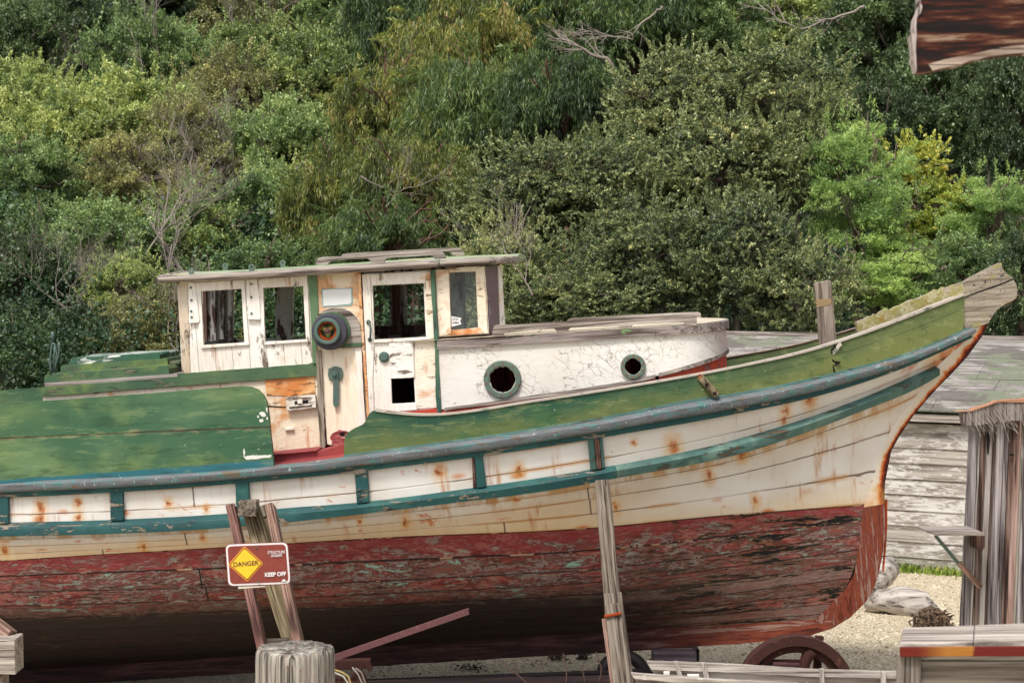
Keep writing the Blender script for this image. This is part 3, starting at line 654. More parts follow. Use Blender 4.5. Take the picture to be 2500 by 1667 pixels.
# samson post, chock
sp = slab('samson_post', BF, ZL(Z4,[(590,298),(600,286),(705,263),(718,270),(724,330),(730,400),(748,560),(762,770),(632,770),(622,640),(610,480),(602,380)]), .12, .16, wood('pale_samson_post_timber','Z','#a0968b','#857a6e','#554a40',gs=1.2), boat, jit=.0025, bevel=.006)
slab('lichen_band', BF, ZL(Z4,[(600,402),(640,410),(718,396),(722,432),(690,455),(640,465),(606,470)]), .124, .17, plain('orange_lichen','#8a7450',.9), sp, jit=.012, step=.02, bevel=0)
hbx = rA.hb(1730)+.05
pa = BF.P(*Z3(1592,842),hbx); pb = BF.P(*Z3(1728,992),hbx)
ck = MB().tube([pa, pa.lerp(pb,.05), pb.lerp(pa,.05), pb],[.028,.036,.036,.028],14).build('fairlead', W_GR, boat, smooth=True)
for k in (.42,.86):
    q = pa.lerp(pb,k)+Vector((0,-.034,0)); MB().disc(q,.017,0,-.006,12).build('bolt_head', M_BLACK, ck)
MB().disc(pa+Vector((.005,-.03,0)),.02,0,-.006,14,hole=.012).build('eye_ring', M_ORUST, ck)
# ------------------------------------------------------------------ fore trunk cabin
HB = 1.0
tr_top = lambda x: 852 + (809-852)*(x-1067)/(1772-1067)            # underside of the trim on the near wall
bot_pts = crv([(1040,1004),(1200,984),(1296,969),(1519,936),(1678,895),(1771,857)])
base_pts = crv([(1040,1030),(1296,1000),(1519,965),(1678,935),(1771,905)])
def circ(cx, cy, r, n=26, jag=0, sq=1.0): return [(cx+(r+random.uniform(-jag,jag))*sq*math.cos(2*math.pi*k/n), cy+(r+random.uniform(-jag,jag))*math.sin(2*math.pi*k/n)) for k in range(n)]
pc1 = Z2(1377,982); pc2 = Z3(1084,767); XE = 1600
wall = [(x, tr_top(x)-6) for x in (1068,1200,1400,XE)] + [(XE+14, bot_pts(XE+14))]+[(x, bot_pts(x)) for x in (XE,1519,1400,1296,1180,1078)]
cab = slab('trunk_cabin', BF, wall, HB, .04, P_CRACK, boat, holes=[circ(*pc1, 40), circ(*pc2, 27)], bevel=0)
coam = [(x, bot_pts(x)+.5) for x in (1070,1180,1296,1400,1519,XE)] + [(x, base_pts(x)) for x in (XE,1400,1070)]
slab('cabin_coaming', BF, coam, HB-.012, .05, P_ORANGE, cab, bevel=0)
# rounded front: plan curve from the near wall round to the far wall
pN = BF.P(XE, 800, HB); xn = BF.P(1775, 830, .35).x; x0 = pN.x
def plan(t, o=0.0):      # t -1..1 from near to far
    a = t*math.pi/2; s = math.sin(abs(a)); c = math.cos(a)
    return Vector((x0+(xn-x0+o)*(c**.75), -(HB+o)*(1 if t < 0 else -1)*s**.85, 0))
def zline(f, hb, xa=1100, xb=1740, dg=2):
    P = [BF.P(x, f(x), hb) for x in np.linspace(xa, xb, 14)]
    xs = [p.x for p in P]; zs = [p.z for p in P]
    cf = np.polyfit(xs, zs, dg); return lambda x: float(np.polyval(cf, x))
zt = zline(tr_top, HB, 1100, 1650, 1); zb = zline(bot_pts, .9, 1100, 1730); zg = zline(base_pts, .9, 1100, 1730)
def curved(name, fz0, fz1, o, mat, par, th=.04, uvs=False):
    V=[];n=28
    for i in range(n+1):
        p = plan(-1+2*i/n, o); q = plan(-1+2*i/n, o-th)
        a0=fz0(p.x); a1=fz1(p.x); V += [Vector((p.x,p.y,a0)),Vector((p.x,p.y,a1)),Vector((q.x,q.y,a1)),Vector((q.x,q.y,a0))]
    F_=[(i*4+k,i*4+(k+1)%4,(i+1)*4+(k+1)%4,(i+1)*4+k) for i in range(n) for k in range(4)]+[(0,1,2,3),(n*4+3,n*4+2,n*4+1,n*4)]
    o_=mk(name,V,F_,mat,par,smooth=True); e=o_.modifiers.new('edges','EDGE_SPLIT'); e.split_angle=R(40); return o_
curved('cabin_front', zb, lambda x: zt(x)+.02, .003, P_CRACK, cab)
curved('front_coaming', zg, zb, -.012, P_ORANGE, cab)
curved('front_batten', lambda x: zb(x)-.022, lambda x: zb(x)+.012, .018, W_AX, cab, .02)
slab('base_batten', BF, [(x, bot_pts(x)-4) for x in (1085,1200,1296,1400,1519,XE)] + [(x, bot_pts(x)+4.5) for x in (XE,1519,1400,1296,1200,1085)], HB+.018, .02, W_AX, cab, jit=.002)
fw = slab('cabin_far_wall', BF, [(1068,840),(XE,808),(XE,915),(1068,960)], -HB+.04, .04, P_CRACK, cab, bevel=0)
# trim band and roof
TH = .082
slab('roof_trim', BF, ZL(Z2,[(960,738),(1200,727),(1568,706)])+ZL(Z3,[(600,505),(1000,482),(1254,466)])+[(XE,819)]+[(x, tr_top(x)) for x in (1500,1300,1067)], HB+.035, .07, W_AXG, cab, jit=.0015)
ztop = zline(lambda x: tr_top(x)-20.5, HB+.03, 1100, 1600, 1)
curved('front_trim', lambda x: zt(x), lambda x: ztop(x), .035, W_AXG, cab, .07)
V=[];UV=[];nx=26;ny=12; xr0 = BF.P(1067,835,HB).x-.25
for i in range(nx+1):
    for j in range(ny+1):
        t = j/ny*2-1
        if i <= 16: x = xr0+(x0-xr0)*i/16; y = (HB+.03)*t
        else:
            s = (i-16)/(nx-16); p = plan(-1,.03); ang = s*math.pi/2
            x = x0+(xn+.03-x0)*math.sin(ang)**.75 if s<1 else xn+.03; x = x0+(xn+.03-x0)*s
            y = (HB+.03)*max(0.0,(1-s**2.667))**.637*t if s<1 else 0
        V.append(Vector((x,y,ztop(x)+.005+.032*(max(0,((HB+.03)*(1 if i<=16 else (1-((i-16)/(nx-16))**2.667)**.637))**2-y*y)/(HB+.03)**2))))
roof = mk('cabin_roof', V, [(i*(ny+1)+j,i*(ny+1)+j+1,(i+1)*(ny+1)+j+1,(i+1)*(ny+1)+j) for i in range(nx) for j in range(ny)], paint('sun_bleached_roof_canvas','#c9bda8','#b9ac97','#8b7f6e',chip=.6,axis='X',pc='#8a7a66'), cab, smooth=True)
def porthole(c, ro, ri):
    C = BF.P(*c, HB); k = (BF.P(c[0]+1,c[1],HB)-C).x
    r = MB().disc(C, ro*k, .0, -.035, 36, r2=ro*k*.97, hole=ri*k).build('porthole', M_PORT, boat, bevel=.004)
    n = 10
    for q in range(n):
        a = 2*math.pi*(q+.3)/n; rr = (ro+ri)/2*k; MB().disc(C+Vector((math.cos(a)*rr,-.035,math.sin(a)*rr)), .007, 0, -.004, 8).build('screw_head', M_ORUST, r)
    # broken remains of the pane round the opening
    V=[];m=40
    for q in range(m):
        a=2*math.pi*q/m; V.append(C+Vector((math.cos(a)*ri*k*1.03,-.012,math.sin(a)*ri*k*1.03)))
    for q in range(m):
        a=2*math.pi*q/m; rr=ri*k*(1-.16*abs(mnoise.noise(Vector((q*.9,ro,0))))-.03*random.random()); V.append(C+Vector((math.cos(a)*rr,-.012,math.sin(a)*rr)))
    mk('broken_rim', V, [(q,(q+1)%m,m+(q+1)%m,m+q) for q in range(m)], plain('pale_putty','#b9b7a8'), r)
    return r
porthole(pc1, 46.5, 33); porthole(pc2, 31, 20.5)
MB().box(BF.P(1400,905,.3)+Vector((0,.3,0)), (2.6,.05,.7)).build('bulkhead', W_DKZ, cab)
MB().box(BF.P(1547,905,.9)+Vector((-.07,.35,0)), (.05,.05,.6)).build('cabin_stanchion', W_AZ, cab)
# hand rails on the trunk roof
slab('handrail', BF, ZL(Z3,[(5,528),(8,490),(20,455),(50,447),(200,446),(380,432),(800,408),(1300,383),(1545,372),(1570,385),(1573,455),(1490,462),(1488,446),(1470,430),(1280,436),(1090,444),(1072,460),(1066,488),(985,492),(982,470),(966,455),(780,462),(605,470),(588,486),(580,510),(500,514),(496,492),(478,478),(300,486),(130,492),(100,505),(88,530)]), .97, .045, W_AX, cab, bevel=.008)
slab('handrail', BF, ZL(Z3,[(570,432),(580,408),(622,396),(1000,378),(1580,349),(1604,362),(1607,432),(1540,436),(1530,405),(1100,424),(1085,440),(1000,445),(990,430),(650,440)]), -.55, .045, W_AX, cab, bevel=.008)
slab('roof_board', BF, ZL(Z2,[(975,708),(1150,700),(1320,693),(1320,712),(1010,724),(975,722)]), .90, .12, W_AX, cab, jit=.004, step=.03)
wire = [BF.P(*Z2(x,y),.93) for x,y in [(1150,712),(1152,690),(1175,672),(1210,668),(1240,672),(1262,690),(1290,697),(1310,690),(1325,680)]]
MB().tube(wire,.006,5).build('wire', M_RUST, cab)
wire = [BF.P(*Z3(x,y),.87) for x,y in [(365,440),(372,455),(382,470),(378,488),(360,500),(352,515)]]
MB().tube(wire,.006,5).build('cord', plain('pale_cord','#b9b2a4'), cab)

# ------------------------------------------------------------------ aft trunk
WH = .95
aft_t = slab('aft_trunk', BF, ZL(Z1,[(275,1085),(700,1050),(1200,1012),(2022,958),(2045,1500),(1600,1540),(270,1640)]), WH, .05, P_CREAM, boat, bevel=0, jit=.003)
slab('rust_panel', BF, ZL(Z1,[(1690,985),(2008,960),(2012,1075),(1850,1090),(1700,1085)]), WH+.008, .02, P_RUSTW, aft_t, jit=.004, bevel=.002)
mirror_copy(slab('aft_trunk_side', BF, ZL(Z1,[(275,1085),(2022,958),(2045,1500),(270,1640)]), WH-.05, .0, None, aft_t, bevel=0)) if False else None
slab('plank_joint', BF, ZL(Z1,[(1712,1148),(1830,1158),(1838,1163),(1712,1157)]), WH+.004, .01, M_BLACKHOLE, aft_t, bevel=0)
# green coaming mouldings: near side runs, solid across the trunk
def deep(name, pts, off, th, mat, par, **k): return slab(name, BF, pts, off, th, mat, par, **k)
deep('coaming', ZL(Z1,[(262,1048),(275,1034),(700,1002),(1150,968),(2018,906),(2028,925),(2026,958),(1900,968),(1200,1020),(700,1057),(285,1092),(265,1085)]), WH+.03, 2*WH+.06, P_GREEN2, aft_t, jit=.002, bevel=.012)
deep('trunk_top_board', ZL(Z1,[(282,968),(292,952),(700,922),(1060,896),(1078,915),(1078,950),(1040,966),(700,990),(290,1020),(282,1005)]), WH-.05, 1.7, P_GREEN2, aft_t, jit=.002, bevel=.01)
deep('trunk_lip', ZL(Z1,[(286,1006),(700,977),(1075,950),(1130,948),(1135,966),(700,1004),(284,1034)]), WH-.02, 1.75, W_AXG, aft_t, jit=.002)
deep('sill_board', ZL(Z1,[(1138,945),(1600,912),(1965,885),(2000,872),(2022,878),(2024,908),(1600,940),(1150,969),(1138,962)]), WH+.012, .08, P_GREEN2, aft_t, jit=.002, bevel=.006)
deep('stern_wall', ZL(Z1,[(278,1090),(292,1088),(292,1600),(278,1600)]), WH-.003, 1.9, P_CREAM, aft_t, bevel=0)
hat = slab('hatch_coaming', BF, ZL(Z1,[(385,905),(398,893),(700,872),(1060,848),(1068,862),(1072,900),(700,926),(388,944)]), .62, .80, P_GREEN2, boat, jit=.002, bevel=.008)
slab('hatch_lid', BF, ZL(Z1,[(445,860),(456,846),(700,830),(1008,813),(1020,822),(1018,878),(1000,886),(700,895),(448,896)]), .60, .76, P_GREENW, hat, jit=.003, bevel=.01)
slab('lid_batten', BF, ZL(Z1,[(1004,872),(1100,866),(1145,868),(1145,884),(1070,905),(1008,900)]), .55, .55, P_GREEN2, hat, bevel=.006)
# iron line guide at the stern
lg = MB()
def t1(pts, r, hb=.9): lg.tube([BF.P(*Z1(x,y),hb) for x,y in pts], (np.array(r)*.62).tolist() if hasattr(r,'__len__') else r*.62, 8)
t1([(323,950),(322,900),(320,850),(328,790),(334,740),(336,700)], .016); t1([(336,745),(336,700),(335,678)],[.022,.03,.022])
t1([(334,745),(352,765),(362,820),(358,880),(348,940)], .016); t1([(348,770),(345,850),(340,940)], .012)
t1([(378,745),(376,770),(378,800),(366,860),(356,900)], [.02,.028,.018,.014,.014]); t1([(304,850),(312,862),(322,900),(332,940)], [.022,.024,.016,.016])
lg.build('line_guide', M_GREY, boat, smooth=True)

# ------------------------------------------------------------------ wheelhouse
win1 = ZL(Z1,[(1283,421),(1400,414),(1540,406),(1548,560),(1560,746),(1430,755),(1300,763),(1292,600)])
win2 = ZL(Z1,[(1680,401),(1800,394),(1934,388),(1942,560),(1952,727),(1820,735),(1692,742),(1686,570)])
wh = slab('wheelhouse', BF, ZL(Z1,[(1128,350),(1968,300),(1990,600),(2002,890),(1160,948),(1146,650)]), WH, .035, P_WHITE_V, boat, holes=[win1, win2], jit=.0015, bevel=.002)
def frame(outer, inner, off, mat, th=.03, jit=.0015): return slab('window_frame', BF, outer, off, th, mat, wh, holes=[inner], jit=jit, bevel=.004)
def grow(p, k=1.5):
    cx = sum(a for a,_ in p)/len(p); cy = sum(b for _,b in p)/len(p); return [(cx+(a-cx)*(1+k/70), cy+(b-cy)*(1+k/70)) for a,b in p]
def shrink(p, k): return grow(p, -k)
frame(ZL(Z1,[(1246,368),(1400,360),(1560,349),(1572,560),(1588,762),(1430,773),(1282,784),(1262,600)]), shrink(win1,-1), WH+.022, P_WHITE)
frame(ZL(Z1,[(1648,345),(1800,335),(1960,322),(1970,560),(1978,742),(1820,752),(1675,763),(1660,570)]), shrink(win2,-1), WH+.022, P_WHITE)
b1 = slab('bolt_board', BF, ZL(Z1,[(1200,366),(1240,363),(1248,400),(1272,610),(1262,622),(1206,624),(1202,500)]), WH+.036, .03, P_WHITE, boat, jit=.003, step=.03)
b2 = slab('bolt_board', BF, ZL(Z1,[(1574,346),(1640,342),(1650,420),(1662,602),(1640,600),(1580,598),(1574,480)]), WH+.036, .03, P_WHITE, boat, jit=.003, step=.03)
for bb, ps in ((b1,[(1218,398),(1222,478),(1220,548),(1223,585)]),(b2,[(1604,375),(1603,458),(1605,562)])):
    for p in ps: MB().disc(BF.P(*Z1(*p),WH+.036),.011,0,-.007,12).build('bolt_head', M_GREY, bb)
slab('corner_post', BF, ZL(Z1,[(1128,355),(1196,352),(1204,560),(1212,945),(1162,948),(1144,600)]), WH+.01, .09, paint('bleached_corner_board','#cfc3b2','#c2ad90','#8d8071',chip=.55,axis='Z',stain='#b98a55',stain_amt=.6,pc='#6d5d4d'), wh, jit=.002)
slab('green_post', BF, ZL(Z1,[(1965,312),(2022,310),(2030,560),(2022,700),(2018,880),(1994,884),(1984,620)]), WH+.028, .05, P_GREENZ, wh, jit=.002) if False else slab('green_post', BF, ZL(Z1,[(1965,312),(2022,310),(2030,560),(2022,700),(2018,880),(1994,884),(1984,620)]), WH+.028, .05, paint('mid_green_post_paint','#4d6a4b','#627c5a','#8d8371',chip=.64,axis='Z',pc='#35553a'), wh, jit=.002)
eng = slab('side_panel', BF, ZL(Z1,[(2018,300),(2296,295),(2306,560),(2314,790),(2040,812),(2020,800),(2024,560)]), WH+.006, .05, paint('orange_stained_white_panel','#e6dccb','#dfccae','#8a6a4c',chip=.62,axis='X',stain='#c98d58',stain_amt=.47,streak='#b0642c',pc='#9a7350',cracks=.5,cscale=6), boat, jit=.002)
slab('name_board', BF, ZL(Z1,[(2052,409),(2140,403),(2247,400),(2249,455),(2250,500),(2240,512),(2140,518),(2057,522),(2054,470)]), WH+.012, .01, plain('pale_turquoise_edge','#8fb3ad'), eng, jit=.001, bevel=0)
slab('white_label', BF, ZL(Z1,[(2060,414),(2140,408),(2239,406),(2242,455),(2242,492),(2228,503),(2140,511),(2064,515),(2061,470)]), WH+.016, .01, P_WHITE_F if False else plain('clean_white_paint','#dcdfde'), eng, jit=.001, bevel=0)
slab('panel_edge', BF, ZL(Z2,[(452,305),(472,303),(480,500),(500,800),(528,1228),(512,1232),(490,900),(466,560)]), WH+.045, .07, P_RUSTW, wh, jit=.003, step=.03)
slab('panel_edge', BF, ZL(Z2,[(472,303),(486,303),(500,560),(530,1225),(516,1228),(500,900),(482,560)]), WH+.03, .07, W_DKZ, wh, jit=.002, step=.03)
# pulley wheel on its rounded backing board
mount = slab('backing_board', BF, ZL(Z2,[(180,600),(196,575),(235,543),(290,527),(350,530),(400,548),(440,585),(464,630),(474,690),(482,770),(345,780),(300,780),(200,700)]), WH+.05, .05, W_AX, boat, jit=.002, bevel=.006)
slab('board_lip', BF, ZL(Z2,[(350,758),(478,748),(478,770),(350,784)]), WH+.056, .03, P_GREEN2, mount)
pw = empty('pulley_wheel', None); pw.parent = boat
kk = (BF.P(801,808,WH+.1)-BF.P(800,808,WH+.1)).x
def PW(zx, zy, off): return BF.P(*Z2(zx,zy), off)
bs_ = kk/2.6133
MB().disc(PW(288,672,WH+.05), 120*bs_, 0, -.06, 44).build('flange', P_GREEN2, pw, bevel=.003)
tyr = MB().disc(PW(275,678,WH+.11), 117*bs_, 0, -.05, 48, r2=110*bs_, hole=70*bs_).build('rubber_disc', M_RUBBER, pw, bevel=.008)
MB().disc(PW(268,674,WH+.11), 84*bs_, 0, -.10, 44, hole=60*bs_).build('rim', M_GREY, pw, bevel=.008)
MB().disc(PW(266,672,WH+.12), 62*bs_, 0, -.045, 40, r2=62*bs_, hole=46*bs_).build('rusty_ring', M_ORUST, pw, bevel=.004)
c0 = PW(264,672,WH+.15); sp_ = MB()
for a in (35, 150, 268):
    d = Vector((math.cos(R(a)),0,math.sin(R(a)))); sp_.tube([c0, c0+d*47*bs_], [.03,.022], 8)
sp_.build('spoke', metal('olive_spoke_paint','#6d7049','#8a7c3e','#8c4a1c',.55), pw, smooth=True)
MB().disc(c0, 19*bs_, .02, -.03, 6).disc(c0+Vector((0,-.03,0)), 10*bs_, 0, -.02, 6).build('hub_nut', M_RUST2, pw, bevel=.003)
MB().disc(PW(266,672,WH+.052), 62*bs_, 0, -.003, 30).build('dark_backing', M_BLACKHOLE, pw)
# lower door with crank
pan = slab('lower_panel', BF, ZL(Z1,[(2046,792),(2150,786),(2262,780),(2280,1060),(2302,1362),(2240,1380),(2160,1412),(2088,1395),(2066,1100)]), WH+.012, .04, paint('cream_stained_panel','#ebe5da','#e6dac4','#9a8770',chip=.70,axis='Z',stain='#d3ac74',stain_amt=.55,streak='#bf8240',pc='#b79a76'), boat, jit=.002)
slab('edge_board', BF, ZL(Z1,[(2262,778),(2306,774),(2318,1060),(2338,1330),(2310,1355),(2290,1360),(2278,1060)]), WH+.028, .05, P_WHITE, wh, jit=.002)
slab('grey_stile', BF, ZL(Z1,[(2312,772),(2322,772),(2350,1300),(2336,1325)]), WH+.02, .06, W_AZ, wh, jit=.002)
slab('grey_post', BF, ZL(Z1,[(2014,800),(2048,796),(2058,1060),(2076,1405),(2068,1425),(2040,1428),(2030,1200)]), WH+.05, .06, wood('grey_post_with_green_paint','Z','#a79e94','#837868','#4d4238',patch='#5f7a4a',patch_amt=.6), wh, jit=.004, step=.04)
rot_ = slab('rotten_patch', BF, ZL(Z1,[(2105,1350),(2130,1320),(2165,1302),(2200,1308),(2235,1330),(2262,1350),(2258,1375),(2215,1400),(2160,1412),(2115,1400),(2120,1375)]), WH+.02, .01, paint('flaked_red_and_white_hole','#e4ddd2','#a34a4c','#8c3a3c',chip=.50,axis='X',chipsc=16,pc='#8c3a3c'), pan, jit=.006, step=.02, bevel=0)
slab('hole', BF, ZL(Z1,[(2160,1330),(2180,1318),(2205,1322),(2195,1336),(2212,1345),(2180,1342)]), WH+.024, .01, M_BLACKHOLE, pan, bevel=0)
cr = empty('crank_lever', None); cr.parent = boat
cc = BF.P(*Z1(2142,948), WH+.012)
MB().disc(cc, 49*bs_, 0, -.02, 32).build('crank_plate', M_PORT, cr, bevel=.004)
MB().disc(cc+Vector((0,-.02,0)), 22*bs_, 0, -.03, 20).disc(cc+Vector((0,-.05,0)), 12*bs_, 0, -.02, 6).build('crank_hub', M_GREY, cr, bevel=.003)
mb = MB(); q = [BF.P(*Z1(x,y),WH+.055) for x,y in [(2125,960),(2160,960),(2160,1130),(2158,1150),(2142,1162),(2127,1150),(2124,1130)]]; mb.prism([q],(0,.02,0)); mb.build('crank_arm', M_GREY, cr, bevel=.003)
for a in (40,140,220,320): MB().disc(cc+Vector((math.cos(R(a))*.075,-.02,math.sin(R(a))*.075)), .008, 0, -.005, 8).build('bolt_head', M_PORT, cr)
# hinge box and bracket on the aft trunk
hb_ = slab('vent_box', BF, ZL(Z1,[(1824,1096),(2010,1082),(2016,1160),(1850,1182),(1828,1176)]), WH+.06, .06, P_WHITE_F, boat, jit=.003, step=.03, bevel=.004)
slab('slot', BF, ZL(Z1,[(1878,1122),(1965,1114),(1966,1134),(1880,1142)]), WH+.064, .02, M_BLACKHOLE, hb_, bevel=0); slab('slot_bar', BF, ZL(Z1,[(1845,1158),(1990,1146),(1990,1152),(1845,1164)]), WH+.07, .02, W_DKZ, hb_, bevel=0)
slab('latch', BF, ZL(Z1,[(1896,1112),(1928,1110),(1930,1136),(1898,1138)]), WH+.075, .02, P_WHITE, hb_)
slab('bracket', BF, ZL(Z1,[(1814,1292),(1872,1288),(1876,1302),(1818,1308)]), WH+.03, .03, P_WHITE, aft_t)
# red step at the opening in the bulwark
slab('deck_step', BF, ZL(Z1,[(1700,1462),(2020,1430),(2022,1442),(1700,1474)]), 1.30, .40, P_RED, boat, bevel=.008)
slab('deck_edge', BF, ZL(Z1,[(1690,1470),(2030,1440),(2110,1420),(2260,1370),(2300,1380),(2300,1500),(1690,1560)]), 1.27, .36, P_RED, boat, bevel=.004)
# sliding door
dw = ZL(Z2,[(547,386),(700,378),(873,370),(880,540),(889,712),(730,721),(560,729),(553,560)])
dh = ZL(Z2,[(665,977),(740,971),(812,966),(816,1050),(820,1130),(745,1135),(671,1138),(668,1060)])
door = slab('sliding_door', BF, ZL(Z2,[(480,312),(700,300),(915,288),(940,600),(968,1000),(982,1172),(700,1198),(524,1218),(500,800)]), WH+.02, .03, P_WHITE, boat, holes=[dw, dh], jit=.0015, bevel=.003)
slab('door_stile', BF, ZL(Z2,[(480,314),(532,311),(540,560),(556,760),(548,1000),(560,1212),(526,1216),(504,800)]), WH+.036, .03, P_WHITE, door, jit=.002)
slab('door_stile', BF, ZL(Z2,[(884,300),(915,290),(930,520),(940,720),(905,728),(893,560)]), WH+.036, .03, P_CREAM, door, jit=.002)
slab('door_rail', BF, ZL(Z2,[(534,312),(884,298),(886,366),(540,382)]), WH+.034, .03, P_WHITE, door, jit=.0015)
slab('door_sill', BF, ZL(Z2,[(552,730),(900,712),(905,726),(720,742),(556,748)]), WH+.045, .05, P_WHITE, door, jit=.002)
slab('loose_board', BF, ZL(Z2,[(655,752),(806,742),(810,860),(815,968),(740,975),(662,976),(657,860)]), WH+.040, .03, P_WHITE_F, door, jit=.003, step=.03)
slab('lower_board', BF, ZL(Z2,[(818,742),(948,732),(966,1000),(978,1160),(832,1168),(826,1000)]), WH+.034, .02, P_CREAM, door, jit=.002)
slab('lower_rail', BF, ZL(Z2,[(672,1142),(828,1134),(830,1176),(676,1190)]), WH+.036, .02, P_WHITE, door, jit=.002)
slab('door_foot', BF, ZL(Z2,[(524,1218),(700,1196),(984,1166),(992,1190),(760,1216),(524,1254)]), WH+.05, .06, paint('bright_red_sill_paint','#b8402c','#a83226','#9a8d84',chip=.60,axis='X',pc='#7a2a22'), wh, jit=.002)
dhn = MB().tube([BF.P(*Z2(x,y),o) for x,y,o in [(520,606,WH+.05),(528,625,WH+.08),(536,660,WH+.09),(534,700,WH+.08),(530,738,WH+.05)]],.009,8)
dhn.disc(BF.P(*Z2(522,618),WH+.04),.022,0,-.008,12).disc(BF.P(*Z2(531,728),WH+.04),.02,0,-.008,12); dhn.build('door_handle', M_GREY, door, smooth=True)
MB().disc(BF.P(*Z2(622,840),WH+.02),.05,0,-.02,24,hole=.03).disc(BF.P(*Z2(622,840),WH+.02),.035,0,-.035,20).build('door_lock', M_GREY, door, bevel=.004)
slab('green_stile', BF, ZL(Z2,[(918,288),(943,286),(948,480),(960,640),(972,900),(988,1190),(960,1196),(950,1100),(946,800),(930,520),(920,420)]), WH+.062, .05, P_GREENZ, wh, jit=.002, step=.04)
# forward corner with its glazed window
win3 = ZL(Z2,[(1037,302),(1120,298),(1205,296),(1212,480),(1221,652),(1130,662),(1050,668),(1042,480)])
slab('fore_wall', BF, ZL(Z2,[(940,284),(1262,262),(1278,480),(1290,690),(1120,702),(968,712),(952,480)]), WH, .04, P_CREAM, wh, holes=[win3], jit=.0015, bevel=.003)
slab('window_frame', BF, ZL(Z2,[(1030,272),(1226,262),(1226,262),(1228,294),(1212,292),(1120,296),(1036,300)]), WH+.02, .03, P_CREAM, wh, jit=.002)
slab('corner_board', BF, ZL(Z2,[(1206,268),(1256,262),(1270,480),(1284,690),(1240,690),(1224,660),(1214,480)]), WH+.026, .05, P_CREAM, wh, jit=.003, step=.04)
slab('corner_board', BF, ZL(Z2,[(948,284),(1030,280),(1040,480),(1048,690),(970,708),(958,480)]), WH+.016, .05, P_CREAM, wh, jit=.002)
slab('rotten_sill', BF, ZL(Z2,[(1048,672),(1130,664),(1240,654),(1262,684),(1120,696),(1046,700)]), WH+.03, .06, P_RUSTW, wh, jit=.006, step=.03)
pane = slab('window_pane', BF, win3, WH-.015, .004, M_GLASS, boat, bevel=0)
st = slab('sticker', BF, [(1090+x/9.8,650+y/9.8) for x,y in [(112,1190),(358,1238),(325,1310),(362,1385),(118,1450)]], WH-.010, .002, plain('white_sticker','#dedede'), pane, bevel=0)
M_INK = plain('dark_ink','#22252a')
def textmesh(name, body, M, size, mat, par, bold=0.0, sx=1.0, ext=.001):
    cu = bpy.data.curves.new(name, 'FONT'); cu.body = body; cu.size = size; cu.extrude = ext; cu.offset = bold; cu.align_x = 'CENTER'; cu.align_y = 'CENTER'; cu.space_character = 1.0
    t = bpy.data.objects.new(name, cu); COL.objects.link(t); bpy.context.view_layer.update()
    me = bpy.data.meshes.new_from_object(t.evaluated_get(bpy.context.evaluated_depsgraph_get())); bpy.data.objects.remove(t)
    me.materials.clear(); me.materials.append(mat)
    o = bpy.data.objects.new(name, me); COL.objects.link(o); o.parent = par; o.matrix_local = M @ Matrix.Diagonal((sx,1,1,1)); return o
FACE = Matrix.Rotation(R(90),4,'X')
for i,(ch,x,y,r) in enumerate([('A',163,1275,-25),('R',190,1262,-10),('E',232,1262,5),('A',268,1270,20)]):
    textmesh('letter', ch, Matrix.Translation(BF.P(1090+x/9.8,650+y/9.8,WH-.009))@Matrix.Rotation(R(r),4,'Y')@FACE, .022, M_INK, pane)
slab('boat_mark', BF, [(1090+x/9.8,650+y/9.8) for x,y in [(140,1335),(180,1345),(215,1340),(225,1310),(235,1340),(300,1340),(290,1358),(160,1360)]], WH-.007, .001, M_INK, pane, bevel=0)
# angled front: near corner, brown board, end post, across to the far side
def vpanel(name, pa, ha, pb, hb2, mat, par, th=.04, out=0.0, holes=None):
    """upright panel between two picture edges (top, bottom px) at half breadths ha / hb2"""
    A0=BF.P(*pa[0],ha);A1=BF.P(*pa[1],ha);B0=BF.P(*pb[0],hb2);B1=BF.P(*pb[1],hb2)
    n=(B0-A0).cross(A1-A0).normalized(); n = n if n.x>0 or n.y<0 else -n; n = n if n.dot(Vector((.7,-.7,0)))>0 else -n
    V=[A0,B0,B1,A1]; V=[v+n*out for v in V]; V+= [v-n*th for v in V]
    return mk(name,V,[(0,1,2,3),(7,6,5,4),(0,4,5,1),(1,5,6,2),(2,6,7,3),(3,7,4,0)],mat,par,bevel=.003)
e1=(Z2(1262,262),Z2(1288,720)); e2=(Z2(1345,260),Z2(1362,725)); e3=(Z2(1366,258),Z2(1392,725))
vpanel('angled_board', (Z2(1260,262),Z2(1292,720)), .94, e2, .72, P_BROWNGL, wh)
vpanel('front_post', e2, .72, e3, .66, P_WHITE, wh, .06, .012)
# front across to the far side (mullions with open lights)
c3 = BF.P(*Z2(1380,262),.66); c4 = BF.P(*Z2(1392,725),.66)
for yy in (-.62, -.2, .2, .62, .9): MB().box(((c3.x+c4.x)/2-.05-.11*(yy+.66), yy, (c3.z+c4.z)/2), (.06,.07,c3.z-c4.z)).build('mullion', P_CREAM, wh)
MB().box(((c3.x+c4.x)/2-.12, .1, c3.z-.06), (.05,1.5,.14), Matrix.Rotation(R(6.2),3,'Z')).build('front_head_rail', P_CREAM, wh)
MB().box(((c3.x+c4.x)/2-.12, .1, c4.z+.05), (.05,1.5,.16), Matrix.Rotation(R(6.2),3,'Z')).build('front_sill', P_CREAM, wh)
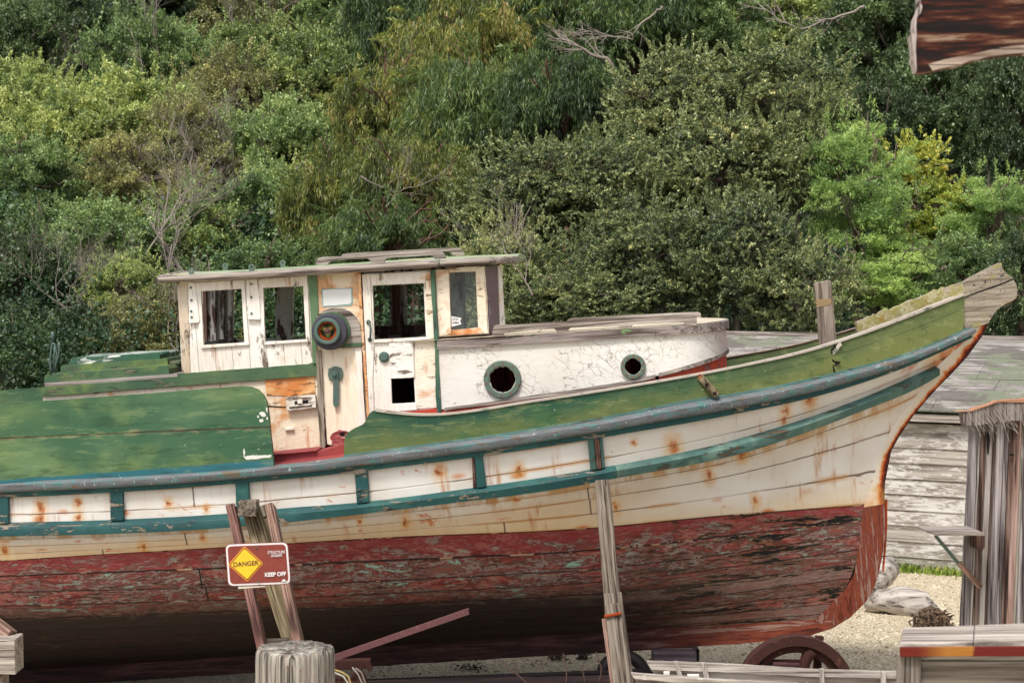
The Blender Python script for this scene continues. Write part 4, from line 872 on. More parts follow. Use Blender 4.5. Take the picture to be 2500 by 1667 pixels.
# far wall, seen through the openings
def far_px(pts): return pts
fh = [[(571,695),(672,690),(672,826),(568,829)],[(717,690),(800,688),(800,824),(714,828)],[(911,684),(951,684),(952,797),(911,799)],[(992,684),(1060,682),(1062,792),(993,794)],[(1135,676),(1178,676),(1180,800),(1137,802)]]
far = slab('far_wall', BF, [(480,676),(1205,640),(1212,830),(1212,905),(480,925)], -.91, .04, P_INSIDE, wh, holes=fh, jit=.002, bevel=.002)
for x in (494,516,536,556): slab('inner_stud', BF, [(x,685),(x+9,684),(x+11,850),(x+2,850)], -.84, .05, W_DKZ if x%4 else P_INSIDE, wh)
slab('inner_stud', BF, [(957,684),(975,684),(976,800),(958,800)], -.80, .05, W_DKZ, wh); slab('inner_stud', BF, [(979,684),(988,684),(989,798),(980,798)], -.86, .04, P_INSIDE, wh)
slab('inner_shelf', BF, [(900,797),(1070,792),(1070,812),(900,818)], -.80, .10, W_DKZ, wh)
slab('inner_stud', BF, [(1122,672),(1130,672),(1140,800),(1132,800)], -.2, .04, W_DKZ, wh)
slab('cabin_floor', BF, [(450,925),(1205,880),(1205,888),(450,933)], .88, 1.76, W_DK, wh, bevel=0)
slab('stern_bulkhead', BF, ZL(Z1,[(1156,770),(1166,770),(1172,948),(1160,948)]), .90, 1.8, P_INSIDE, wh, bevel=0)
0 and slab('mid_partition', BF, [(893,690),(898,690),(905,1000),(900,1000)], .86, .7, P_INSIDE, wh, bevel=0)
slab('far_lower_wall', BF, [(480,880),(1212,860),(1212,1080),(480,1100)], -.90, .04, W_DKZ, wh, bevel=0)
# ------------------------------------------------------------------ wheelhouse roof
ftop = crv([(388,673),(574,664),(900,643),(1075,632),(1268,624.5)]); fbot = crv([(388,689),(574,682.5),(872,665),(1075,651.5),(1268,641.5)])
RH = 1.06
def rh(px): return RH*(1 if px<1185 else math.sqrt(max(.10,1-((px-1185)/86.)**2.2)))
V=[];UV=[];nx=40;ny=14; rx0=392; rx1=1262
for i in range(nx+1):
    px = rx0+(rx1-rx0)*i/nx; RH_=rh(px); E = BF.P(px, ftop(px), RH_)
    for j in range(ny+1):
        t = j/ny*2-1; z = E.z-.012+.035*(1-t*t)+.004*mnoise.noise(Vector((i*.7,j*.9,2)))
        V.append(Vector((E.x, RH_*t, z)))
k=ny+1
F_=[(i*k+j,i*k+j+1,(i+1)*k+j+1,(i+1)*k+j) for i in range(nx) for j in range(ny)]
n=len(V); V += [v-Vector((0,0,.05)) for v in V]; F_ += [tuple(q+n for q in reversed(f)) for f in F_]
for i in range(nx): F_ += [(i*k,(i+1)*k,(i+1)*k+n,i*k+n),(i*k+ny,i*k+ny+n,(i+1)*k+ny+n,(i+1)*k+ny)]
for j in range(ny): F_ += [(j,j+n,j+1+n,j+1),(nx*k+j,nx*k+j+1,nx*k+j+1+n,nx*k+j+n)]
wroof = mk('wheelhouse_roof', V, F_, P_ROOF, boat, smooth=False)
def fascia(name, x0, x1, hb, par):
    V=[];n=40;m=8
    for i in range(n+1):
        px=x0+(x1-x0)*i/n; h_=abs(hb)-RH+rh(px); T=BF.P(px,ftop(px),h_); B=BF.P(px,fbot(px),h_); c=(T+B)/2; r=(T.z-B.z)/2*(1+.06*mnoise.noise(Vector((px*.02,hb,0))))
        if hb<0: c.y=-c.y
        e = min(i, n-i); r2 = r*(.82 if e==0 else 1)
        for q in range(m):
            a=2*math.pi*(q+.5)/m; V.append(c+Vector((0,math.cos(a)*.045, math.sin(a)*r2*1.06)))
    F_=[(i*m+q,i*m+(q+1)%m,(i+1)*m+(q+1)%m,(i+1)*m+q) for i in range(n) for q in range(m)]+[tuple(range(m-1,-1,-1)),tuple(n*m+q for q in range(m))]
    return mk(name,V,F_,W_AX,par,smooth=True)
fascia('fascia', 388, 1072, RH+.02, wroof); fascia('fascia', 1075, 1267, RH+.022, wroof); fascia('fascia', 400, 1267, -RH-.02, wroof)
for px in (392,):
    T=BF.P(px,ftop(px),RH); MB().tube([Vector((T.x,-RH,T.z-.035)),Vector((T.x,-RH*.5,T.z-.012)),Vector((T.x,0,T.z-.002)),Vector((T.x,RH*.5,T.z-.012)),Vector((T.x,RH,T.z-.035))],.042,8).build('end_fascia', W_AX, wroof, smooth=True)
slab('handrail', BF, ZL(Z2,[(182,252),(186,230),(200,210),(225,203),(350,198),(600,182),(960,160),(990,166),(1008,188),(1015,212),(942,214),(936,200),(918,194),(780,202),(650,208),(630,220),(620,238),(538,238),(530,222),(512,213),(400,218),(290,228),(268,240),(262,254)]), 1.0, .045, W_AX, wroof, bevel=.008)
slab('handrail', BF, ZL(Z2,[(345,200),(356,184),(385,178),(700,162),(1080,141),(1112,147),(1134,186),(1130,192),(1062,192),(1050,178),(1030,168),(900,178),(800,184),(620,200),(560,200),(540,190),(420,200)]), -.62, .045, W_AX, wroof, bevel=.008)
for (x,y,hb2) in ((1218,290,.98),(1603,266,.98),(1435,260,-.75),(1803,240,-.75)):
    C=BF.P(*Z1(x,y),hb2); k2=19/2.6133*(kk*(1.0 if hb2>0 else 1.08))
    mb=MB().disc(C,k2,0,.022,20,hole=k2*.36); mb.box(C+Vector((0,.011,-k2*1.25)),(k2*1.7,.02,k2*1.2)); mb.build('lifting_eye', M_PORT, wroof, bevel=.002)
# ================================================================== GROUND
def hz(x, y):
    """height of the land"""
    t = max(0.0, y-31.0); t = t*t/(t+6.0)
    return 0.27*t + .5*mnoise.noise(Vector((x*.07, y*.07, 3)))*min(1, t/6)
def ground_material():
    m = NT('pale_shell_gravel'); o = m.obj
    a = m.vor(o, 34); b_ = m.vor(m.map(o,(1,1,1),(3,3,3)), 75, out='Color'); cc = m.sep(b_)[0]
    c = m.ramp(cc, [(.0,'#74674f'),(.25,'#a8977b'),(.6,'#c2b294'),(.85,'#d6cab2'),(1,'#e9e1d0')])
    c = m.mix(m.step(m.noise(o, 3.2, 5, .7), .55, .75), c, m.ramp(m.noise(o, 60, 3, .8), [(.4,'#8a7b60'),(.6,'#bfae8e')]))
    c = m.mix(m.step(m.noise(o, 45, 4, .8), .68, .72), c, '#5a4f3f')
    return m.done(c, .9, m.math('ADD', m.mul(a, -1.0), m.noise(o, 25, 4, .7)), .9, .02)
def sheet(name, xs, ys, f, mat, kind='structure'):
    V=[(x,y,f(x,y)) for y in ys for x in xs]; n=len(xs)
    o=mk(name,V,[(j*n+i,j*n+i+1,(j+1)*n+i+1,(j+1)*n+i) for j in range(len(ys)-1) for i in range(n-1)],mat,None,smooth=True,recalc=False); return tag(o,kind=kind)
sheet('ground', [-120,-60,-30,-15,-8,-4,0,4,8,15,30,60,120], [-30,-10,0,5,10,15,20,25,28,31.4], lambda x,y: 0.0, ground_material())
def hill_material():
    m = NT('dark_leaf_littered_hillside'); o = m.obj
    c = m.ramp(m.noise(o, 1.5, 7, .75), [(.35,'#0e120a'),(.5,'#1f2a14'),(.62,'#33381f'),(.7,'#4a4030')])
    return m.done(c, .95, m.noise(o, 5, 6, .8), 1, .2)
sheet('hill', list(np.linspace(-90,90,70)), list(np.linspace(31.2,190,80)), lambda x,y: hz(x,y)-.01, hill_material())
# loose shells and stones lying on the gravel
def pebbles():
    rng = random.Random(5); V=[];F_=[]
    for i in range(5200):
        if rng.random()<.5: y=rng.uniform(19,27.5); x=rng.uniform(2.6,7.2)
        else: y=rng.uniform(19,23); x=rng.uniform(-2.2,5)
        s=rng.uniform(.008,.026); a=rng.uniform(0,6.28); n=len(V); zt=s*rng.uniform(.4,.9)
        for k in range(5): V.append((x+math.cos(a+k*1.2566)*s, y+math.sin(a+k*1.2566)*s*.8, .0))
        V.append((x+rng.uniform(-.3,.3)*s,y,zt)); F_+=[(n+k,n+(k+1)%5,n+5) for k in range(5)]
    m=NT('pale_and_dark_stones'); c=m.ramp(m.vor(m.obj,20,out='Color'),[(0,'#4e463a'),(.35,'#8b8069'),(.7,'#c4b9a2'),(1,'#e9e4d8')])
    o=mk('loose_stones',V,F_,m.done(c,.8),None,recalc=False); tag(o,'loose shells and small stones scattered over the gravel','stones',kind='stuff')
pebbles()

# ================================================================== SHORING, SIGN, PILING
GP = lambda px,py,Y: at(px,py,Y)
def down(a, b):              # extend the line a->b to the ground
    k = (0-a.z)/(b.z-a.z); return a.lerp(b, k)
def prop_root(name, p, *l): return empty(name, Matrix.Translation(Vector((p.x,p.y,0))), *l)
bA = (GP(565,1236,17.95), GP(643,1592,17.35)); bB = (GP(660,1234,17.95), GP(733,1592,17.3)); bC=(GP(608,1226,18.12), GP(722,1592,17.75))
bpy.context.view_layer.update()
hs = prop_root('hull_shore', down(*bC), 'A-frame of red-brown boards and grey beam bracing hull behind the danger sign', 'hull prop')
bpy.context.view_layer.update()
beam('red_board', bA[0], down(*bA), .075, .14, W_BR2, hs, rough=.001); beam('red_board', bB[0], down(*bB), .075, .14, W_BR, hs, rough=.001)
beam('grey_beam', bC[0], down(*bC), .15, .12, W_GR, hs, rough=.002)
beam('head_block', GP(603,1242,17.86), GP(612,1236,18.4), .16, .13, W_AZ, hs, facing=(0,0,1), rough=.002)
beam('wedge', GP(642,1235,18.05), GP(650,1262,18.02), .05,.1, W_AZ, hs)
beam('back_beam', GP(650,1250,18.25), GP(735,1590,18.2), .10, .08, W_GR, hs)
beam('foot_block', GP(640,1578,17.6), GP(705,1574,17.6), .09,.12, W_AZ, hs, facing=(0,0,1))
# sign
SGF = Frame(GP(630,1379,17.05), yaw=3, roll=-2)
sg = empty('danger_sign', SGF.M, 'small brown danger sign with yellow diamond and white border, fixed to the hull shore', 'sign')
ZS = lambda x,y: (530+x/6.272, 1200+y/6.272)
def rrect(pts, r, n=6):
    """rounded polygon in px"""
    out=[];m=len(pts)
    for i in range(m):
        p=Vector(pts[i]);a=Vector(pts[i-1]);b=Vector(pts[(i+1)%m]);d1=(a-p).normalized()*r;d2=(b-p).normalized()*r
        for k in range(n+1):
            t=k/n; q=(p+d1)*(1-t)**2+p*2*t*(1-t)+(p+d2)*t*t; out.append((q.x,q.y))
    return out
cor=[(120,798),(1085,765),(1132,1415),(165,1450)]
M_SB = plain('brown_sign_paint','#7c2414',.45); M_SW=plain('white_sign_border','#dcd8da',.45); M_SY=plain('yellow_diamond','#f2bd08',.45); M_SO=plain('amber_diamond_edge','#e08a12',.45); M_SK=plain('black_sign_ink','#1c120c',.5)
def inset(c,k):
    cx=sum(p[0] for p in c)/4; cy=sum(p[1] for p in c)/4; return [(x+(k if x<cx else -k), y+(k if y<cy else -k)) for x,y in c]
def sp2(name, pts, off, mat, th=.0015, par=None): return slab(name, SGF, [ZS(*p) for p in pts], off, th, mat, par or sg, bevel=0)
sp2('sign_panel', rrect(cor,90), 0, M_SB, .004); 
sp2('border', rrect(inset(cor,10),84), .0025, M_SW); sp2('brown_field', rrect(inset(cor,38),66), .005, M_SB)
dia=[(415,828),(712,1092),(462,1378),(165,1118)]
sp2('diamond', rrect(dia,36), .008, M_SO); sp2('diamond_line', rrect([(416,852),(690,1094),(461,1354),(190,1117)],30), .0105, M_SK); sp2('diamond_face', rrect([(417,868),(676,1095),(460,1338),(205,1117)],26), .013, M_SY)
def stext(body,x,y,size,mat,sx=1,bold=0,rot=3.0):
    p=SGF.P(*ZS(x,y),.0155); textmesh('lettering',body,Matrix.Translation(p)@Matrix.Rotation(R(-rot),4,'Y')@FACE,size,mat,sg,bold,sx,.0006)
pxm = 17.05/5000/6.272
stext('DANGER', 440, 1103, 100*pxm, M_SK, .97, .0006, 4); stext('STRUCTURE', 906, 925, 58*pxm, M_SW, .84, .0004, 2); stext('UNSAFE', 909, 976, 58*pxm, M_SW, .84, .0004, 2)
stext('KEEP OFF', 892, 1264, 84*pxm, M_SW, .92, .0020, 2.5)
sp2('sign_emblem', [(985,1368),(1000,1352),(1008,1342),(1022,1335),(1035,1342),(1044,1352),(1062,1368),(1062,1373),(985,1373)], .013, M_SW)
for p in ((600,845),(633,1373)): MB().disc(SGF.P(*ZS(*p),.0135),.009,0,-.005,12).build('bolt_head', M_GREY, sg)
sp2('backing_strip', [(318,1448),(735,1438),(735,1455),(330,1486)], -.004, plain('pale_backing','#c9c4b0'), .01)
# round piling
pc = GP(722,1580,12.0); R0=.232; V=[];F_=[];n=72; zs=[pc.z,pc.z-.02,pc.z-.07]+list(np.linspace(pc.z-.2,0,8))
for i,z in enumerate(zs):
    for k in range(n):
        a=2*math.pi*k/n; g=.010*mnoise.noise(Vector((math.cos(a)*14,math.sin(a)*14,z*.35)))-(.012 if mnoise.noise(Vector((math.cos(a)*9+5,math.sin(a)*9,z*.2)))>.35 else 0)
        r=R0+g-(.012 if i==0 else .003 if i==1 else 0); V.append((math.cos(a)*r,math.sin(a)*r,z+(.012*mnoise.noise(Vector((a*2,3,1))) if i<3 else 0)))
for i in range(len(zs)-1):
    for k in range(n): F_.append((i*n+k,i*n+(k+1)%n,(i+1)*n+(k+1)%n,(i+1)*n+k))
F_.append(tuple(range(n-1,-1,-1)))
pil=mk('piling',V,F_,wood('weathered_round_piling','Z','#aaa498','#7d766d','#332c27',patch='#7a5f50',patch_amt=.60,gs=.8,crack=.6),None,M=Matrix.Translation((pc.x,pc.y,0)),smooth=True)
tag(pil,'thick round grey wooden piling, cracked along its grain, standing in front of the hull','piling')
# tall shoring post
tA=(GP(1470,1174,18.2),GP(1497,1486,17.75)); lB=(GP(1496,1450,17.68),GP(1526,1700,17.3))
sh=prop_root('shoring_post', down(*lB), 'tall grey shoring post of two lapped timbers leaning on the hull under the blue-green rail', 'hull prop'); bpy.context.view_layer.update()
def taper(name,a,b,w0,w1,d,mat,par,rough=.002):
    o=beam(name,a,b,1,d,mat,par,rough=rough); L=(b-a).length
    for v in o.data.vertices: v.co.x*= (w0+(w1-w0)*v.co.z/L)
    return o
taper('upper_timber',tA[0],tA[1]+(tA[1]-tA[0])*.06,.125,.150,.09,W_AZ,sh); 
dn=down(*lB); taper('lower_timber',lB[0],dn,.155,.20,.10,W_AZ,sh); 
beam('splice_board',GP(1493,1474,17.60),GP(1520,1618,17.42),.125,.04,W_AZ,sh,rough=.002)
beam('rusty_strap',GP(1475,1504,17.53),GP(1517,1496,17.53),.03,.02,M_ORUST,sh,facing=(0,0,1)); beam('side_batten',GP(1476,1510,17.65),GP(1502,1700,17.4),.05,.05,W_BR,sh)
# leaning steel bar
sA=GP(812,1607,17.9); sB=GP(1144,1492,18.3); br=empty('steel_bar',Matrix.Translation(sA),'rusty purple-brown angle bar leaning diagonally against the dark underside of the hull','bar'); bpy.context.view_layer.update()
beam('bar_flange',sA-(sB-sA)*.25,sB,.052,.006,M_RUST2,br,bevel=0); beam('bar_web',sA-(sB-sA)*.25+Vector((0,.027,.022)),sB+Vector((0,.027,.022)),.006,.05,M_RUST2,br,bevel=0)
# cribbing at the left edge
cb=empty('timber_crib',Matrix.Translation(GP(20,1740,17.3)),'stack of grey squared timbers under the hull at the left edge','cribbing'); cb.location.z=0; bpy.context.view_layer.update()
beam('crib_timber',GP(-200,1600,17.2),GP(46,1594,17.2),.30,.16,wood('grey_end_checked_timber','X','#b7aea2','#968c82','#5a5048'),cb,facing=(0,0,1)) if False else None
WCR=wood('grey_rough_crib_timber','Z','#b7aea2','#968c82','#5a5048')
beam('crib_timber',GP(-220,1598,17.2),GP(47,1595,17.2),.29,.30,WCR,cb,rough=.003); beam('crib_timber',GP(-220,1690,17.25),GP(12,1687,17.25),.32,.30,WCR,cb,rough=.003)
beam('crib_timber',GP(-220,1790,17.25),GP(40,1788,17.25),.32,.30,WCR,cb,rough=.003)
beam('brown_wedge',GP(-40,1500,17.45),GP(28,1552,17.3),.10,.10,W_BR,cb)
# block under the keel
kb=empty('keel_block',Matrix.Translation(ground(1645,1640)),'dark square timber blocks under the keel between the tall post and the flywheel','block'); bpy.context.view_layer.update()
g0=GP(1645,1600,19.75)
beam('block',GP(1593,1602,19.7),GP(1697,1600,19.7),.125,.35,wood('blackened_block_timber','Z','#4a4145','#332a30','#181216'),kb,rough=.002)
beam('wedge',GP(1612,1583,19.85),GP(1690,1581,19.85),.035,.20,W_AZ,kb,rough=.003); beam('block',GP(1597,1588,20.1),GP(1703,1590,20.1),.12,.4,M_BLACK,kb)
beam('block',GP(1588,1652,19.8),GP(1702,1652,19.8),.26,.5,W_DKZ,kb)
# slipway rails
for i,(py0,py1,x0,x1,Y,lab) in enumerate(((1655,1622,893,1760,19.35,'straight black steel rail lying under the keel, the one farther from the skiff'),(1678,1646,830,1760,18.9,'brown-edged steel rail, the nearer of the two under the keel'))):
    a=GP(x0,py0+6,Y+.1); b_=GP(x1,py1+6,Y-.1)
    rl=empty('slipway_rail',Matrix.Translation((a+b_)/2),lab,'rail','slipway rails under the hull'); bpy.context.view_layer.update()
    beam('rail_head',a,b_,.022,.07,M_BLACK if i==0 else M_RUST,rl,bevel=.002); beam('rail_web',a-Vector((0,-.01,.045)),b_-Vector((0,-.01,.045)),.075,.02,M_BLACK,rl,bevel=0); beam('rail_foot',a-Vector((0,0,.09)),b_-Vector((0,0,.09)),.015,.13,M_BLACK,rl,bevel=0)
a=GP(800,1684,18.95); b_=GP(1760,1660,18.6); tm=beam('slipway_timber',a,b_,.10,.3,W_DK if 0 else wood('soaked_black_sleeper','Z','#3a2826','#24171a','#0e0808'),None,rough=.004); tag(tm,'dark rust-brown sleeper timber along the bottom edge below the two black rails','timber')
# tyre behind the tall post
ty=GP(1521,1652,19.5); V=[];F_=[];n=40;m_=12;R1=.205;r1=.06
for i in range(n):
    a=2*math.pi*i/n
    for k in range(m_):
        q=2*math.pi*k/m_; rr=R1+r1*math.cos(q); V.append((rr*math.cos(a), r1*1.3*math.sin(q), rr*math.sin(a)))
F_=[(i*m_+k,i*m_+(k+1)%m_,((i+1)%n)*m_+(k+1)%m_,((i+1)%n)*m_+k) for i in range(n) for k in range(m_)]
tr=mk('old_tyre',V,F_,M_BLACK,None,smooth=True,M=Matrix.Translation(ty)); tag(tr,'black tyre standing upright under the keel, half hidden by the tall grey post','tyre')
# rusty flywheel
FW=Frame(GP(1940,1696,17.45),yaw=4); fwh=empty('flywheel',FW.M,'large rusty iron flywheel with curved spokes standing in front of the bow forefoot','flywheel')
RW=.523
mb=MB(); n=64
prof=[(RW-.004,-.07),(RW,-.05),(RW,.05),(RW-.004,.07),(RW-.085,.07),(RW-.10,.05),(RW-.10,.0),(RW-.085,-.07)]
V=[];k=len(prof)
for i in range(n):
    a=2*math.pi*i/n
    for r,y in prof: rr=r+.0025*mnoise.noise(Vector((math.cos(a)*9,math.sin(a)*9,r*9))); V.append(Vector((rr*math.cos(a),y,rr*math.sin(a))))
mb.add(V,[(i*k+j,i*k+(j+1)%k,((i+1)%n)*k+(j+1)%k,((i+1)%n)*k+j) for i in range(n) for j in range(k)]); o=mb.build('rim',M_RUST,fwh); 
V=[]
for i in range(n):
    a=2*math.pi*i/n
    for r,y in ((RW-.095,-.015),(RW-.155,-.012),(RW-.155,.012),(RW-.095,.015)): V.append(Vector((r*math.cos(a),y,r*math.sin(a))))
MB().add(V,[(i*4+j,i*4+(j+1)%4,((i+1)%n)*4+(j+1)%4,((i+1)%n)*4+j) for i in range(n) for j in range(4)]).build('rim_web',M_RUST,fwh)
for i in range(5):
    a0=R(62+72*i); pts=[];rad=[]
    for s in np.linspace(0,1,9):
        r=.08+(RW-.11-.08)*s; a=a0+.30*math.sin(s*2.2)-.12; pts.append(Vector((r*math.cos(a),0,r*math.sin(a)))); rad.append(.040+.022*abs(s-.45)*2)
    MB().tube(pts,rad,8).build('spoke',M_RUST,fwh,smooth=True)
MB().disc((0,0,0),.1,.09,-.09,24).disc((0,0,0),.04,.3,-.16,16).build('hub',M_RUST,fwh,bevel=.005)
g=MB().tube([FW.P(1878,1622,-.25),FW.P(1960,1626,-.25)],.03,12)
for i in range(13): g.disc(FW.P(1880+i*6.4,1619,-.25),.040,-.003,.003,12)
g.build('threaded_shaft',M_RUST2,fwh); 
slab('gear_case',FW,[(1870,1590),(1890,1577),(1905,1575),(1932,1576),(1932,1582),(1918,1592),(1902,1590),(1896,1598),(1880,1590)],-.2,.08,M_RUST,fwh); MB().tube([FW.P(1874,1590,-.2),FW.P(1876,1760,-.2)],.035,10).build('standard',M_RUST,fwh)
slab('bracket_block',FW,[(1989,1604),(2006,1604),(2008,1760),(1985,1760)],-.15,.06,M_RUST,fwh); slab('bracket_block',FW,[(1993,1552),(2012,1554),(2011,1562),(2005,1566),(2006,1600),(1995,1600)],-.22,.06,M_RUST,fwh)
# ------------------------------------------------------------------ skiff
SKF=Frame(GP(1800,1626,16.1),yaw=-4); sk=empty('skiff',SKF.M,'grey white unpainted skiff lying low along the bottom edge, ribs showing inside','skiff')
WSK=wood('silvered_pale_skiff_timber','X','#bdb4aa','#a0968d','#6d625b',patch='#d3cfc8',patch_amt=.66); WSZ=wood('silvered_skiff_rib','Z','#bdb4aa','#a0968d','#6d625b')
slab('gunwale',SKF,[(1579,1614),(1790,1622),(2000,1635),(2210,1640),(2420,1642),(2420,1658),(2210,1656),(2000,1652),(1790,1641),(1590,1634)],0,.05,WSK,sk,jit=.0015)
slab('side_plank',SKF,[(1588,1632),(1790,1640),(2000,1651),(2420,1657),(2420,1790),(1700,1790)],-.035,.02,WSK,sk,bevel=0)
for xs in ((1645,1655,1690,1676),(1710,1721,1753,1738),(2001,2012,2015,2003),(2150,2163,2166,2153)):
    yt=1612+(xs[0]-1579)*.05; slab('rib',SKF,[(xs[0],yt-1),(xs[1],yt-1),(xs[2],1725),(xs[3],1725)],.035,.04,WSZ,sk)
slab('gunwale',SKF,[(1540,1643),(1640,1651),(1760,1660),(1900,1668),(2420,1690),(2420,1706),(1900,1684),(1700,1670),(1549,1656)],1.05,.06,WSK,sk,jit=.0015)
slab('side_plank',SKF,[(1549,1654),(1700,1669),(1900,1682),(2420,1704),(2420,1850),(1600,1850)],1.02,.02,WSK,sk,bevel=0)
for p in ((1628,1643),(1686,1650),(1700,1650)): slab('cleat',SKF,[(p[0]-8,p[1]-3),(p[0]+7,p[1]-3),(p[0]+7,p[1]+4),(p[0]-8,p[1]+4)],.1,.05,plain('white_block_%d'%p[0],'#d9d6d0'),sk)
a0=SKF.P(1700,1790,0); MB().box((.6,-.5,a0.z+.02),(5.0,1.2,.03)).build('bottom_boards',WSK,sk)
for q in (-.6,1.2): MB().box((q,-.5,(a0.z-.85)/2-.0),(.12,1.1,abs(a0.z+.85))).build('trestle',W_AZ,sk) if False else None
slab('transom',SKF,[(2421,1642),(2425,1642),(2425,1800),(2421,1800)],1.02,1.05,WSK,sk,bevel=0)
0 and slab('bow_end',SKF,[(1588,1634),(1592,1634),(1700,1790),(1694,1790)],.98,.95,WSK,sk,bevel=0)
# trestle that carries the skiff
zb_=(SKF.M@a0).z
for q,lab in ((1720,'plain timber trestle under the bow end of the skiff'),(2120,'plain timber trestle under the wide end of the skiff')):
    p=GP(q,1700,15.6); t_=MB().box((0,0,zb_-.06),(.1,1.3,.1)).box((0,-.5,(zb_-.1)/2),(.09,.09,zb_-.1)).box((0,.5,(zb_-.1)/2),(.09,.09,zb_-.1)).build('trestle',W_DKZ,None,M=Matrix.Translation((p.x,p.y,0))); tag(t_,lab,'trestle')
# ------------------------------------------------------------------ foreground bench
BNF=Frame(GP(2350,1600,8.0),yaw=2); bn=empty('work_bench',BNF.M,'weathered plank bench with red-edged top in the lower right foreground','bench')
WB=wood('soft_grey_bench_top','X','#c2b8ad','#a2978d','#6b6059',gs=.8); WB2=wood('dim_grey_bench_boards','X','#8d8378','#6d6459','#3c352e',gs=.8)
def bench_edge():
    m=NT('red_and_amber_painted_plank_edge'); o=m.obj; x=m.sep(o)[0]; e=m.math('ADD',x,m.mul(m.noise(o,8,4,.7),.05))
    xa=BNF.P(2260,1580,.3).x; xb=BNF.P(2376,1580,.3).x
    c=m.mix(m.step(e,xa-.02,xa+.12),'#6e1f10','#b0762e'); c=m.mix(m.step(e,xb+.015,xb+.03),c,'#6a1c10')
    c=m.mix(m.mul(m.noise(m.map(o,(6,60,60)),1,5,.7),.5),c,'#4a160c'); return m.done(c,.7,m.noise(m.map(o,(6,60,60)),1,4),.4,.004)
mb=MB(); tops=[BNF.P(2196,1575,.30),BNF.P(2376,1566,.30)]
A=BNF.P(2196,1574,.30); B=BNF.P(2640,1558,.30); A2=BNF.P(2206,1533,.0); 
zt_=A.z
def topboard(x0,x1,y0,y1,dz=0):
    return MB().box(((x0+x1)/2,(y0+y1)/2,zt_-.02+dz),(x1-x0,abs(y1-y0),.038))
xA=A.x; xS=BNF.P(2376,1570,.30).x; xE=B.x+.6
zw=(BNF.M@Vector((xA,-.3,zt_))).z; Bi=BNF.I
for i,(p0,p1) in enumerate((((2196,1572),(2376,1565)),((2377,1565),(2700,1552)))):
    q0=(2204,1531) if i==0 else (2380,1525); q1=(2379,1525) if i==0 else (2700,1513)
    L_=[Bi@ground(*q,zw) for q in (p0,p1,q1,q0)]; MB().prism([L_],(0,0,-.036)).build('top_plank',WB,bn,bevel=.005)
MB().box(((xA+xE)/2,-.302,zt_-.025),(xE-xA-.004,.016,.036)).build('painted_edge',bench_edge(),bn,bevel=.002)
xP=BNF.P(2246,1620,.28).x
MB().box(((xA+xP)/2+.004,-.255,zt_-.84),(xP-xA,.06,1.6)).build('end_post',wood('grey_bench_post','Z','#a49a90','#857b71','#4c443c',gs=.8),bn,bevel=.004)
for i in range(5): MB().box(((xP+xE)/2+.01,-.235+.004*(i%2),zt_-.115-.155*i),(xE-xP,.03,.148)).build('side_board',WB2,bn,bevel=.004)
MB().box((xE-.1,.1,zt_-.84),(.06,.06,1.6)).build('leg',WB2,bn)
# broken timber hanging into the top right corner
TMF=Frame(GP(2380,80,6.0),yaw=-6)
ZT=lambda x,y:(2200+x/7.84,y/7.84)
def big_red():
    m=NT('streaked_red_brown_rotting_plank'); o=m.obj
    g=m.noise(m.map(o,(3.5,40,40),(0,0,0),(0,-.16,0)),1,6,.7,.3); g2=m.noise(m.map(o,(1.5,18,18),(3,3,3),(0,-.16,0)),1,4,.6,.6)
    c=m.ramp(m.math('ADD',m.mul(g,.5),m.mul(g2,.5)),[(.41,'#040101'),(.47,'#120502'),(.50,'#290d05'),(.53,'#43190b'),(.56,'#5d3a26'),(.60,'#8a7563')])
    return m.done(c,.8,g,.7,.006)
tb=empty('overhead_timber',TMF.M,'broken end of a thick red-brown plank jutting in at the top right corner','timber')
outl=[(340,-120),(338,60),(330,180),(262,335),(255,520),(268,640),(250,760),(268,900),(262,1060),(272,1180),(300,1395),(330,1405),(560,1370),(900,1290),(1300,1180),(1700,1090),(2000,1048),(2352,1020),(3600,1000),(3600,-700),(340,-700)]
slab('plank',TMF,[ZT(*p) for p in outl],0,.09,big_red(),tb,jit=.003,step=.03,bevel=.004)
MPALE=wood('pale_bare_plank_edge','X','#b7a897','#97877a','#6a5648')
slab('pale_edge',TMF,[ZT(*p) for p in [(520,1235),(800,1150),(1100,1085),(1500,1005),(1800,940),(2352,865),(3600,850),(3600,995),(2352,1016),(2000,1044),(1700,1086),(1300,1176),(900,1286),(600,1350)]],.004,.1,MPALE,tb,jit=.003,step=.03,bevel=0)
slab('splintered_end',TMF,[ZT(*p) for p in [(338,-60),(345,60),(330,180),(258,340),(240,520),(262,640),(178,665),(205,780),(222,960),(238,1060),(210,1110),(222,1165),(255,1220),(292,1380),(306,1300),(290,1180),(290,1070),(280,1000),(300,700),(290,540),(300,340),(370,270),(405,130),(372,60),(376,-60)]],.006,.11,wood('bleached_splinters','Z','#d0c6bf','#b3a7a2','#7d6e68'),tb,jit=.003,step=.02,bevel=0)
bpy.context.view_layer.update()
pp_=GP(2610,60,6.15); beam('post',Vector((pp_.x,pp_.y,0)),Vector((pp_.x,pp_.y,pp_.z+.9)),.16,.14,W_AZ,tb,rough=.002)
